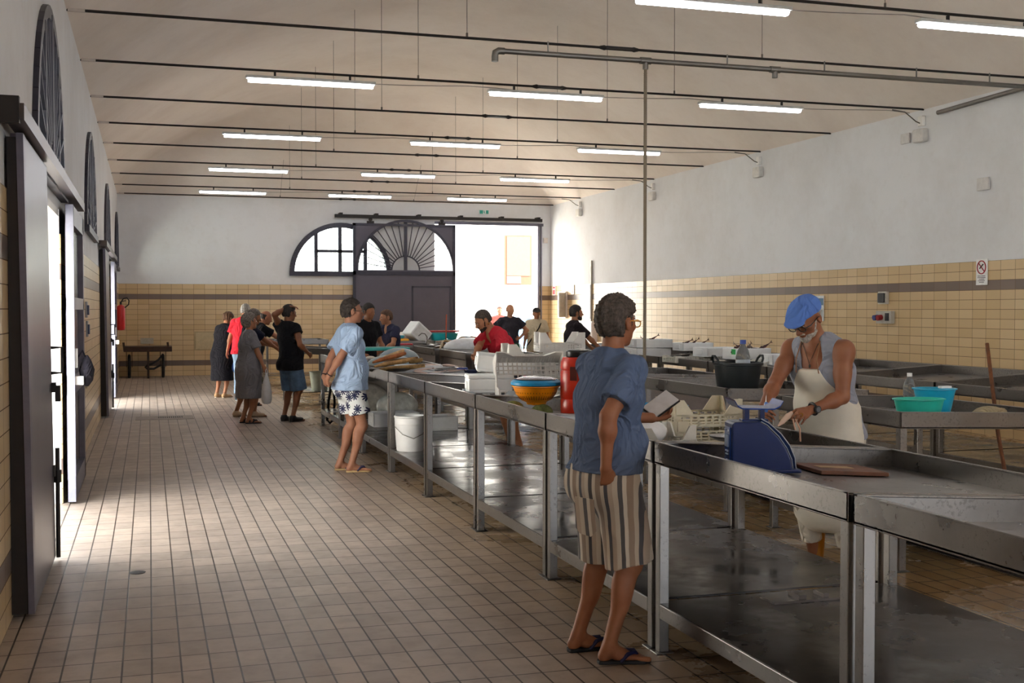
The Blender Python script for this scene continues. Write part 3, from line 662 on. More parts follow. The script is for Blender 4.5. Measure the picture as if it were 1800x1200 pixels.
# table 3: crates, bowl, basin, bag
crate('plastic_crate','cream plastic crate at the back of the pair behind the scale',.40,.30,.10,(3.02,6.12,az(3.02)+.09),R_(-3),'#d9cfb4',.055)
crate('plastic_crate','lower cream plastic crate under the one behind the scale',.44,.32,.10,(3.02,6.12,az(3.02)+.0),R_(3),'#cfc5aa',.03)
crate('plastic_crate','small pale crate at the table front beside the steel pan',.32,.24,.075,(2.50,5.55,az(2.5)),R_(12),'#d8d5cc',.05)
t=tag(B().lathe([(0,0),(.07,.004),(.105,.02),(.115,.03),(.105,.026),(.07,.012),(0,.008)],32).build('steel_pan',steel('#b9b9bb',.2,False,'pan_steel'),None,True,loc=(2.86,5.42,az(2.86)+.065)),'round shallow steel scale pan resting beside the cream crates','pan')
tag(crate('plastic_crate','cream crate beneath the round steel pan',.30,.24,.06,(2.86,5.42,az(2.86)),R_(-4),'#cbc5b6',.0),'cream crate beneath the round steel pan','crate')
t=thing('plastic_bag','crumpled white plastic bag in the small pale crate','bag',(2.46,5.62,az(2.46)+.03))
b=B(); b.ball((0,0,.05),.1,18,12,(1.3,.9,.7),zmin=0); o=b.build('bag_body',plain('#e9e8ea',rough=.3,bump=1.,bscale=18),t,True)
t=thing('basin','bright blue round basin behind the man with the phone','basin',(3.28,7.3,az(3.28)))
def bowl(r0,r1,h,th=.006): return [(0,0),(r0,0),(r0+(r1-r0)*.5,h*.45),(r1,h-.01),(r1+.012,h-.006),(r1+.012,h),(r1-.004,h),(r1-.012,h-.012),(r0+(r1-r0)*.45,h*.45),(r0-.01,th),(0,th)]
B().lathe(bowl(.15,.21,.10),32).build('bowl',steel('#a8a29c',.3,False,'bowl_steel'),t,True); B().lathe([(.20,.085),(.215,.09),(.225,.12),(.212,.122),(.205,.1)],32).build('blue_rim',plain('#1fa0d6',rough=.35),t,True)
# table 4: jerrycan, colander, nets
t=thing('jerrycan','red plastic jerrycan with black cap on the table behind the man','jerrycan',(2.70,7.25,az(2.7)),R_(-38))
MR=plain('#c62d17',rough=.3,var=.12)
b=B(); b.lathe([(0,0),(.10,0),(.115,.015),(.117,.12),(.112,.125),(.117,.13),(.117,.28),(.112,.285),(.117,.29),(.115,.33),(.1,.355),(.05,.362),(0,.362)],32,sx=1.,sy=.85); b.v=[(x,y,z*1.18) for x,y,z in b.v]; b.build('can_body',MR,t,True)
b=B(); b.box(-.02,-.106,.27,.025,-.085,.36); b.build('grip_recess_shade',plain('#4c0f08'),t)  # dark red block paints the shade of the grip recess
b=B(); b.lathe([(.075,0),(.08,.01),(.08,.035),(.07,.045),(0,.045)],24,c=(0,0,.421)); b.build('black_cap',plain('#17181c',rough=.35),t,True)
t=thing('colander','orange plastic colander with a blue bowl set in it','colander',(2.475,7.45,az(2.475)+.085))
b=B(); b.lathe([(0,.0),(.06,0),(.065,.015),(.10,.03),(.135,.07),(.152,.115),(.162,.12),(.162,.126),(.147,.126),(.13,.075),(.09,.034),(0,.02)],40); b.build('colander_body',plain('#f0930c',rough=.4,var=.05),t,True)
b=B()
for k in range(44):
    a=2*PI*k/44; b.beam((.108*math.cos(a),.108*math.sin(a),.036),(.1405*math.cos(a),.1405*math.sin(a),.085),.0045,.004)
b.build('slot_ribs',plain('#8c5206'),t)
b=B()
for k in range(3): a=2*PI*k/3; b.beam((.06*math.cos(a),.06*math.sin(a),0),(.075*math.cos(a),.075*math.sin(a),.03),.02,.012)
b.build('foot',plain('#f0930c'),t)
t=thing('plastic_bowl','blue plastic bowl nested in the orange colander','bowl',(2.475,7.45,az(2.475)+.205))
B().lathe([(.10,-.02),(.158,.01),(.168,.012),(.17,.03),(.16,.04),(.15,.045),(.14,.03),(.10,-.01)],40).build('bowl_body',plain('#1592cc',rough=.35),t,True)
B().lathe([(.0,.02),(.12,.035),(.14,.05),(.1,.064),(0,.066)],32).build('steel_lid',steel('#b5aeb0',.22,False,'lid_steel'),t,True)
for loc,s,lab in (((2.345,7.55,az(2.34)),1.05,'green net bag lying left of the orange colander'),((2.50,7.40,az(2.5)),1.,'small yellowish net bag under the orange colander'),((2.37,8.06,az(2.37)),.8,'olive net scrap at the far end of the jerrycan table')):
    b=B(); b.ball((0,0,.035*s),.07*s,16,10,(1.1,1.,.8),zmin=0); tag(b.build('net_bag',plain('#76824a',rough=.9,var=.3,scale=40,bump=1,bscale=90),None,True,loc=loc),lab,'net bag')
# table 5: tilted crate, foam boxes, crates
crate('plastic_crate','big pale grey crate standing tilted behind the orange colander',.52,.36,.16,(2.80,8.62,az(2.8)+.17),0,'#e2dfdc',.02,tilt=(R_(62),0,R_(-8)),nx=26,nz=8)
foambox('lower white foam box at the front of the stack on the tray',.34,.26,.11,(2.52,8.75,az(2.52)+.08),R_(-8),lid=True)
foambox('white foam box on top of the stack, tipped towards the aisle',.46,.27,.13,(2.72,9.0,az(2.72)+.235),0,tilt=(R_(4),R_(6),R_(-12)))
crate('plastic_crate','low pale blue crate under the foam boxes',.36,.3,.07,(2.50,8.70,az(2.5)),R_(-8),'#cfd8de',.03)
foambox('small foam tray beside the low crate under the stack',.2,.2,.09,(2.75,8.52,az(2.75)),R_(-4))
crate('plastic_crate','white plastic crate behind the foam boxes, with high corners',.50,.36,.11,(3.14,9.5,az(3.14)+.30),R_(-6),'#dddbd7',.06)
crate('plastic_crate','white plastic crate standing higher in the stack by the jerrycan',.36,.30,.10,(3.19,9.0,az(3.19)+.42),R_(-9),'#e0dedb',.06)
crate('plastic_crate','lowest white crate of the stack by the jerrycan',.46,.34,.12,(3.26,9.0,az(3.26)),R_(-6),'#d8d6d2',.03)
crate('plastic_crate','middle white crate of the stack by the jerrycan',.46,.34,.12,(3.25,9.0,az(3.25)+.21),R_(-3),'#dad8d4',.03)
crate('plastic_crate','lowest white crate behind the tipped foam box',.50,.36,.13,(2.98,9.52,az(2.98)+.01),R_(-6),'#d4d2ce',.02)
tag(B().lathe([(0,0),(.075,.01),(.09,.04),(.08,.08),(.045,.1),(0,.1)],20).build('steel_pot',steel('#8c8f98',.25,False,'pot_steel'),None,True,loc=(3.25,8.1,az(3.25)+.2)),'small dark steel pot between the crate stack and the jerrycan','pot')
# table 6: long fish tray, pink cloth, fish
def fish_mesh(L,col,belly,name='fish'):
    n=12; vs=[];fs=[];seg=10
    for i in range(n+1):
        u=i/n; r=L*.11*math.sin(PI*min(1,u*1.02)**.75)*(1-.25*u)+.002; 
        if i>=n-1: r=L*(.02 if i==n-1 else .022)
        for k in range(seg): a=2*PI*k/seg; vs.append((L*(u-.45),r*.62*math.cos(a),r*math.sin(a)))
    for i in range(n):
        for k in range(seg): k2=(k+1)%seg; fs.append((i*seg+k,i*seg+k2,(i+1)*seg+k2,(i+1)*seg+k))
    fs.append(tuple(range(seg))[::-1])
    m=len(vs); e=L*.55
    vs+=[(e-.01*L,.003,.0),(e+.13*L,.002,.10*L),(e+.08*L,.002,0),(e+.13*L,.002,-.10*L),(e-.01*L,-.003,0),(e+.13*L,-.002,.10*L),(e+.08*L,-.002,0),(e+.13*L,-.002,-.10*L)]
    fs+=[(m,m+1,m+2,m+3),(m+4,m+7,m+6,m+5),(m,m+4,m+5,m+1),(m+1,m+5,m+6,m+2),(m+2,m+6,m+7,m+3),(m+3,m+7,m+4,m)]
    m=len(vs); vs+=[(-.1*L,.002,.09*L),(.02*L,.002,.15*L),(.12*L,.002,.07*L),(-.1*L,-.002,.09*L),(.02*L,-.002,.15*L),(.12*L,-.002,.07*L)]; fs+=[(m,m+1,m+2),(m+5,m+4,m+3),(m,m+3,m+4,m+1),(m+1,m+4,m+5,m+2)]
    me=bpy.data.meshes.new(name); me.from_pydata(vs,[],fs)
    bm=bmesh.new(); bm.from_mesh(me); bmesh.ops.recalc_face_normals(bm,faces=bm.faces); bm.to_mesh(me); bm.free()
    me.polygons.foreach_set('use_smooth',[True]*len(me.polygons)); me.materials.append(fishmat(col,belly)); return me
def fishmat(c1,c2):
    t=NT('fish_skin'); o=t.obj(); s=t.N('ShaderNodeSeparateXYZ'); t.L(o,s.inputs[0])
    mr=t.N('ShaderNodeMapRange'); mr.inputs[1].default_value=-.01; mr.inputs[2].default_value=.015; t.L(s.outputs[2],mr.inputs[0])
    t.set(col=t.mix(mr.outputs[0],lin(c2),lin(c1)),rough=.25,metal=.2); return t.m
F_SIL=fish_mesh(.28,'#58606a','#c9ccd0'); F_RED=fish_mesh(.22,'#b56a5a','#e0c6b8'); F_BRN=fish_mesh(.30,'#5c4738','#b59a80'); F_DRK=fish_mesh(.26,'#3d2424','#7c5350')
def fish(me,loc,rot,label,group):
    o=bpy.data.objects.new('fish',me); COL.objects.link(o); o.location=loc; o.rotation_euler=rot; return tag(o,label,'fish',group)
foambox('long flat white foam tray of fish beside the knife',.62,.34,.06,(3.0,12.2,az(3.0)),R_(-2),group='white foam fish trays')
for k in range(12): fish(F_RED if k%3 else F_SIL,(2.80+.4*R.random(),12.4+.1*R.random()+.02*k,az(3)+.05+.008*k),(R.uniform(-1.6,-1.2),R.uniform(-.2,.2),R.uniform(-.6,.6)),'small reddish or silver fish in the flat foam tray near the knife','fish in the long foam tray')
o=crate('plastic_crate','low pale grey perforated tray along the table edge',.8,.35,.05,(2.9,11.70,az(2.9)),R_(-1),'#b8b4ae',.0,nx=30,nz=2)
b=B(); b.ball((0,0,.012),.055,14,8,(1.5,1,.3),zmin=0); tag(b.build('pink_cloth',cloth('#d98791'),None,True,loc=(2.42,10.9,az(2.42))),'small crumpled pink cloth in the steel tray','cloth')
# pan with brown timber
t=thing('black_pan','black oval pan under the brown timber pieces','pan',(2.43,12.3,az(2.43)+.06))
B().lathe([(0,0),(.15,0),(.22,.03),(.235,.035),(.215,.038),(.15,.012),(0,.01)],30,sx=1.25,sy=.9).build('pan_body',plain('#22252b',rough=.3),t,True)
labs=['longest brown timber piece lying lowest across the black pan','tan timber piece at the front of the brown bundle','reddish timber piece leaning on the brown bundle','short thick timber piece at the right end of the bundle','thin timber stick on top of the brown bundle','dark timber piece at the back of the brown bundle']
for k,(x,y,z,l,rz,ry,c) in enumerate(((2.66,12.15,.02,.55,.25,-.06,'#a3814e'),(2.62,12.3,.07,.5,.3,-.15,'#c59a63'),(2.58,12.4,.12,.42,.35,-.22,'#a9673b'),(2.86,12.35,.10,.16,.3,-.2,'#8f6f3e'),(2.62,12.45,.15,.34,.5,-.3,'#d0a878'),(2.74,12.55,.09,.4,.2,-.1,'#75542f'))):
    b=B(); b.tube([(-l/2,0,0),(-l/4,.006,.004),(l/4,-.004,-.003),(l/2,0,0)],[.012,.024,.026,.02],8); tag(b.build('timber_piece',plain(c,rough=.7,var=.2,scale=20),None,False,loc=(x-.12,y,az(x)+.10+z*.9),rot=(0,ry,rz),bevel=.004),labs[k],'timber','brown timber pieces in the pan')
foambox('white foam tray standing behind the timber bundle',.5,.3,.08,(2.85,12.72,az(2.85)+.05),R_(-4),group='white foam fish trays')
# table 7 : grey plastic sheet, teal tray, scraps
t=thing('plastic_sheet','blue-grey plastic sheet heaped on the table by the blue shirt man','plastic sheet',(2.85,14.2,az(2.85)))
b=B(); b.ball((-.05,-.2,.06),.16,28,14,(1.9,1.3,.85),zmin=0); b.ball((.15,.3,.1),.18,20,12,(1.5,1.2,.9),zmin=0); b.build('sheet_fold',plain('#8a999f',rough=.35,bump=1.,bscale=9),t,True)
t=thing('teal_tray','teal plastic tray edge on top of the plastic sheet','tray',(2.9,14.95,az(2.9)+.22)); B().box(-.3,-.2,0,.3,.2,.04).build('tray_body',plain('#2aa39c',rough=.4),t,bevel=.01); B().box(-.26,-.16,.04,.26,.16,.043).build('tray_well_shade',plain('#1c7c78'),t)  # darker teal plate paints the shade inside the tray
# fish on table 8/9
for k in range(26):
    x=2.4+1.0*R.random(); y=14.7+1.4*R.random()
    fish(F_BRN if k%2 else F_SIL,(x,y,az(x)+.03+.05*R.random()),(R.uniform(-1.7,-1.2),R.uniform(-.15,.15),R.uniform(-3,3)),'brown or silver fish spread on the table beside the man in black','fish by the man in black')
t=thing('paper_sheet','brown wrapping paper laid under the fish','paper',(2.9,15.4,az(2.9)+.003)); B().box(-.55,-.65,-.012,.55,.65,.0).build('paper',plain('#b58f5e',rough=.8,var=.2),t)
t=thing('plastic_bottle','clear plastic bottle standing on the fish table','bottle',(3.15,15.9,az(3.1)))
M_PET=plain('#cfd6dc',rough=.08,trans=.8,ior=1.2)
BOT=[(0,0),(.036,0),(.04,.01),(.04,.06),(.037,.07),(.04,.08),(.04,.15),(.03,.19),(.014,.215),(.014,.23)]
def bottle(t,cap='#f2f2f2',s=1.,lab=None):
    B().lathe([(r*s,z*s) for r,z in BOT],20).build('bottle_body',M_PET,t,True); B().lathe([(.017*s,.222*s),(.017*s,.245*s),(0,.246*s)],14).build('cap',plain(cap),t,True)
    if lab: B().lathe([(.0408*s,.085*s),(.0408*s,.135*s)],20).build('label_band',plain(lab,rough=.4),t,True)
bottle(t)
for k,(x,y,l,c) in enumerate(((2.6,16.0,'crumpled white napkin nearest the man in black','#efece6'),(2.9,15.95,'pale paper ball on the far fish table','#d9cfbd'))):
    b=B(); b.ball((0,0,.03),.05,10,7,(1.4,1,.6)); tag(b.build('paper_ball',plain(c,bump=1,bscale=20),None,True,loc=(x,y,az(x)+.05)),l,'paper')
for k in range(14):
    x=2.4+1.*R.random(); y=19.6+1.2*R.random(); fish(F_SIL if k%3 else F_BRN,(x,y,az(x)+.03+.04*R.random()),(R.uniform(-1.7,-1.3),0,R.uniform(-3,3)),'fish on the last table of the aisle row','fish on the last aisle table')
# bags & boxes on the lower shelves
t=thing('bucket','white plastic bucket with wire handle on the lower shelf','bucket',(2.41,11.13,.235))
B().lathe([(0,0),(.125,0),(.13,.01),(.148,.26),(.152,.262),(.152,.28),(.148,.285),(.148,.32),(.155,.325),(.155,.34),(.14,.34),(.122,.012),(0,.01)],36).build('bucket_body',plain('#f1f3f6',rough=.4,var=.02),t,True)
b=B(); b.tube([(-.152,0,.29),(-.158,-.03,.24),(-.10,-.13,.17),(0,-.165,.13),(.10,-.13,.17),(.158,-.03,.24),(.152,0,.29)],.003,6); b.build('wire_handle',M_GALV,t,True)
foambox('white foam box on the shelf behind the white bucket',.55,.36,.16,(2.75,13.6,.235),0)
foambox('second foam box on the shelf, right of the one behind the bucket',.45,.36,.16,(3.1,13.0,.235),R_(4))
for loc,s,c,l,sc in (((2.75,15.4,.235),.2,'#dcdad2','large knotted white plastic sack on the lower shelf',(1.5,1,1.1)),((3.0,14.6,.235),.18,'#d3d6d2','floral plastic sack on shelf behind the blue shirt man',(1.5,1,1.0)),((2.62,16.0,.235),.14,'#b9b7b5','grey bag tucked behind the legs of the man in black',(1,1,1.4)),((2.40,11.42,.235),.06,'#a9b3c4','crumpled clear bag beside the white bucket',(.7,1,1.3))):
    b=B(); b.ball((0,0,s*sc[2]*.8),s,20,14,sc,zmin=0); tag(b.build('plastic_sack',plain(c,rough=.35,var=.15,scale=12,bump=1,bscale=10),None,True,loc=loc),l,'sack')
t=thing('cool_box','pale grey cool box on the shelf by the man in black','box',(2.95,15.75,.235)); 
B().box(-.25,-.2,0,.25,.2,.42).build('box_body',plain('#bdbab4'),t,bevel=.02); B().box(-.27,-.22,.42,.27,.22,.47).build('lid',plain('#8b8985'),t,bevel=.01)
b=B(); b.tube([(2.42,16.35,.55),(2.38,16.33,.3),(2.36,16.32,.06),(2.4,16.33,.02),(2.45,16.35,.06),(2.47,16.36,.3),(2.46,16.37,.5)],.018,8); tag(b.build('black_strap',cloth('#17161a'),None,True),'black strap dangling beside the shoes of the man in black','strap')
t=thing('bin','pale green tub under the far aisle table','tub',(2.75,19.9,.235)); B().lathe(bowl(.13,.17,.32),24).build('tub_body',plain('#c9d2c0'),t,True)
t=thing('scrap_cover','small wet metal plate lying on the shelf of scale table','plate',(2.95,4.9-.05,.236)); b=B(); b.box(-.2,-.07,0,.2,.07,.012); b.box(-.06,-.05,.012,-.02,.05,.03); b.box(.07,-.05,.012,.1,.04,.03); b.build('plate',plain('#5a524e',rough=.25,metal=.6),t)
b=B(); b.ball((0,0,.006),.012,10,6,(1,1,.6)); tag(b.build('shell',plain('#a79d92'),None,True,loc=(3.1,6.2,.236)),'tiny pale shell lying on the lower steel shelf','shell')
# middle row
t=thing('tub','black flexible tub with two handles standing on the steel table','tub',(4.66,8.72,.873))
MK=plain('#23292c',rough=.45,var=.05)
B().lathe([(0,0),(.15,0),(.16,.015),(.195,.265),(.207,.27),(.209,.29),(.198,.293),(.188,.27),(.15,.02),(0,.012)],40).build('tub_body',MK,t,True)
for s in (-1,1): B().tube([(s*.195,-.05,.285),(s*.21,-.045,.32),(s*.22,-.02,.345),(s*.22,.02,.345),(s*.21,.045,.32),(s*.195,.05,.285)],.01,8).build('tub_handle',MK,t,True)
t=thing('plastic_bottle','clear water bottle standing in the black tub','bottle',(4.74,8.78,.98)); bottle(t,'#3a55a8',1.5,'#c8d2e0')
t=thing('basin','low turquoise basin on the middle row table','basin',(4.79,6.50,.872)); M_TQ=plain('#35cdb9',rough=.35,var=.04,trans=.0)
B().lathe(bowl(.125,.16,.15),36,sx=1.05,sy=.8).build('basin_body',M_TQ,t,True)
t=thing('pail','blue plastic pail behind the turquoise basin','pail',(5.09,6.74,.868)); M_BL=plain('#23b4e0',rough=.3,var=.04)
B().lathe(bowl(.095,.135,.20),36).build('pail_body',M_BL,t,True); B().box(.02,-.05,.20,.1,-.01,.215).build('rim_clip',M_WHITE,t)
t=thing('plastic_bottle','clear bottle with white cap standing behind the blue pail','bottle',(5.08,7.0,.90)); bottle(t,'#f2f2f2',1.05)
t=thing('floor_cloth','crumpled cream cloth on the middle row table by the pole','cloth',(5.38,6.55,.865)); b=B(); b.ball((0,0,.03),.1,16,8,(1.3,.8,.6),zmin=0); b.ball((.1,.0,.04),.035,10,6,(1.2,1,1)); b.build('cloth_fold',cloth('#b5a78a'),t,True)
t=thing('wooden_pole','rusty brown pole leaning up between the steel tables','pole',(0,0,0)); b=B(); b.tube([(5.83,6.8,0.),(5.83,7.0,.7),(5.93,7.25,1.35)],.014,10); b.build('shaft',plain('#6a3c1c',rough=.7,var=.4,scale=22),t,True); B().box(5.78,6.68,0,5.88,6.94,.03).build('foot_bar',plain('#4c2f1a'),t)
t=thing('draped_cloth','pale greenish cloth lying on the middle table behind the man','cloth',(4.6,14.9,.9)); b=B(); b.ball((0,0,.03),.14,16,10,(1.4,.9,.6),zmin=0); b.build('cloth_fold',cloth('#c0b77e'),t,True)
# foam boxes with dark fish tails, right wall row
FB=[(7.45,16.9,0,.62,.42,.14,'wide lower foam box behind the water pipe'),(7.5,16.9,.15,.6,.4,.13,'foam box stacked on the wide one by the water pipe'),(7.75,15.9,.13,.5,.36,.12,'foam box with fish tails, second along the stack'),(7.80,15.2,.07,.6,.38,.13,'long foam box tipped over the slatted crate'),
    (7.75,14.25,.07,.55,.36,.15,'foam box with four dark fish tails above the black tub'),(7.95,13.55,.02,.55,.36,.14,'foam box just left of the vendor cap peak'),(8.2,13.3,.16,.4,.3,.08,'small foam box on top near the wall by the vendor'),(7.6,18.4,.0,.6,.4,.16,'far foam box by the pale wall, beyond the pipe'),
    (8.1,14.9,.0,.5,.36,.1,'low foam box against the wall behind the green mark')]
for x,y,z,l,w,h,lab in FB: foambox(lab,l,w,h,(x,y,.86+z),R_(R.uniform(-8,8)),group='foam boxes on the right wall row')
for x,y,z,l in ((7.45,15.45,.0,'slatted white crate in front of foam boxes, left of the tub'),(7.45,13.7,.0,'flat white slatted crate beside the vendor cap'),(7.95,15.95,.0,'crate beneath the second foam box with fish tails')): crate('plastic_crate',l,.6,.4,.1,(x,y,.84+z),R_(3),'#dedbd2',.0,nx=14)
for k,(x,y,z) in enumerate([(7.42,16.95,1.17),(7.46,16.8,1.17),(7.62,15.95,1.13),(7.7,15.85,1.13),(7.78,15.92,1.14),(7.84,15.85,1.12),(7.55,14.2,1.12),(7.65,14.25,1.13),(7.75,14.2,1.13),(7.85,14.28,1.12),(7.92,14.2,1.1),(7.98,14.25,1.12)]):
    fish(F_DRK,(x,y,z-.05),(R.uniform(-.5,.5),-R.uniform(.25,.6),R.uniform(-.5,2.5)),'dark reddish fish with its tail sticking out of a foam box','fish standing in the foam boxes')
o=tag(B().box(7.47,14.08,1.0,7.5,14.16,1.07).build('green_tag',plain('#2bb457')),'small bright green tag on a foam box','tag')
tag(B().tube([(4.75+.09*math.cos(PI*k/10),11.0,.93+.11*math.sin(PI*k/10)) for k in range(11)],.008,6).build('hose_loop',plain('#33383c'),None,True),'dark curved hose loop rising from a steel table','hose')
# far cross tables
t=thing('yellow_tub','yellow plastic tub on the far cross table','tub',(4.72,23.3,.885)); B().box(-.28,-.2,0,.28,.2,.13).build('tub_body',plain('#f2ac1b',rough=.4),t,bevel=.03); B().box(-.24,-.16,.13,.24,.16,.134).build('tub_well_shade',plain('#c98a12'),t)  # deeper yellow plate stands for the shaded inside of the tub
B().lathe([(0,0),(.2,0),(.22,.03),(.22,.06),(0,.07)],24,c=(0,.02,.135)).build('blue_lid',plain('#2ea7c9'),t,True)
t=thing('foam_box','white foam box tipped on one corner at the far cross table','box',(5.22,23.4,1.12)); 
b=B(); b.box(-.2,-.2,-.16,.2,.2,.16); b.build('box_body',M_FOAM,t,bevel=.02); t.rotation_euler=(0,R_(40),R_(15))
b=B(); b.box(-.16,-.205,-.12,.16,-.2,.12); b.build('side_recess_shade',plain('#dfe0e0'),t)  # slightly greyer plate paints shade in the box's side recess
b=B(); b.ball((0,0,.1),.16,18,12,(1.3,1,.9),zmin=0); tag(b.build('paper_sack',plain('#ebe4dc',bump=1,bscale=8),None,True,loc=(5.0,23.7,.9)),'crumpled white sack left of the tipped foam box','sack')
t=thing('turquoise_tub','turquoise tub with red lid edge on the far cross table','tub',(5.78,23.4,.90)); B().lathe(bowl(.22,.3,.22),28).build('tub_body',plain('#29b3bf',rough=.4),t,True); B().box(-.36,.1,.24,.36,.3,.27).build('red_lid',plain('#b52b2b'),t)
tag(B().tube([(5.75,23.1,.9),(5.75,23.05,1.5)],.012,8).build('orange_pole',plain('#b5492a'),None,True),'short upright orange pole in front of the turquoise tub','pole')
t=thing('yellow_bag','bright yellow bag on the far cross table','bag',(6.2,23.3,.885)); b=B(); b.ball((0,0,.08),.13,16,10,(1.3,1,.7),zmin=0); b.build('bag_body',plain('#efc01d',bump=.8,bscale=12),t,True)
t=thing('red_tray','red plastic tray on the box-sided table','tray',(4.25,20.4,.972)); B().box(-.32,-.12,0,.2,.15,.03).build('tray_body',plain('#c4202a',rough=.35),t,bevel=.01); B().box(-.29,-.09,.03,.17,.12,.033).build('tray_well_shade',plain('#9c1620'),t)  # deeper red plate stands for the shaded inside of the tray
for k,(x,y,l) in enumerate(((4.15,20.9,'hooked metal tap on the box-sided table, left one'),(4.85,20.9,'hooked metal tap on the box-sided table, right one'))):
    tag(B().tube([(x,y,.9),(x,y,1.1),(x-.04,y,1.16),(x-.1,y,1.17),(x-.16,y,1.12)],.01,8).build('tap',M_GALV,None,True),l,'tap')
t=thing('plastic_sheet','pale plastic sheeting over the fish heap by the back doorway','plastic sheet',(5.0,18.6,.87)); b=B(); b.ball((0,0,.1),.24,26,12,(1.7,1.3,.7),zmin=0); b.ball((.3,.3,.1),.2,20,10,(1.4,1.3,.8),zmin=0); b.build('sheet_fold',plain('#d5d7db',rough=.3,bump=1,bscale=8),t,True)
for k in range(60):
    x=4.6+.95*R.random(); y=18.8+.9*R.random(); fish(F_BRN if k%3 else F_SIL,(x,y,.92+.24*R.random()*(1-abs(x-5.2))),(R.uniform(-1.7,-1.2),R.uniform(-.3,.3),R.uniform(-3,3)),'brown fish in the heap lit by the back doorway','fish heap by the back doorway')
for k,(x,y,c,l) in enumerate(((4.8,19.1,'#c9a06a','tan cardboard piece standing in the fish heap'),(4.6,18.9,'#d8c2a0','torn pale cardboard flap at the left of the fish heap'))):
    b=B(); b.box(-.14,-.01,0,.14,.01,.16); tag(b.build('cardboard_piece',plain(c),loc=(x,y,.93),rot=(.3,.1,.4+k)),l,'cardboard')

# knife on fish tray
t=thing('knife','blue handled knife in the hand of the red shirt man','knife',(3.28,12.28,az(3.3)+.13),R_(170)); B().box(-.02,-.012,-.01,.10,.012,.012).build('handle',plain('#27397c',rough=.4),t,bevel=.004); B().prism([(.10,-.014),(.30,-.006),(.34,.008),(.10,.012)],.002,'xz',0).build('blade',M_ST,t)
tag(B().lathe([(0,0),(.06,0),(.075,.05),(.07,.055),(.055,.01),(0,.006)],20).build('small_dish',plain('#29304f'),None,True,loc=(3.38,12.45,az(3.4)+.06)),'small dark blue dish by the hand of the red shirt man','dish')
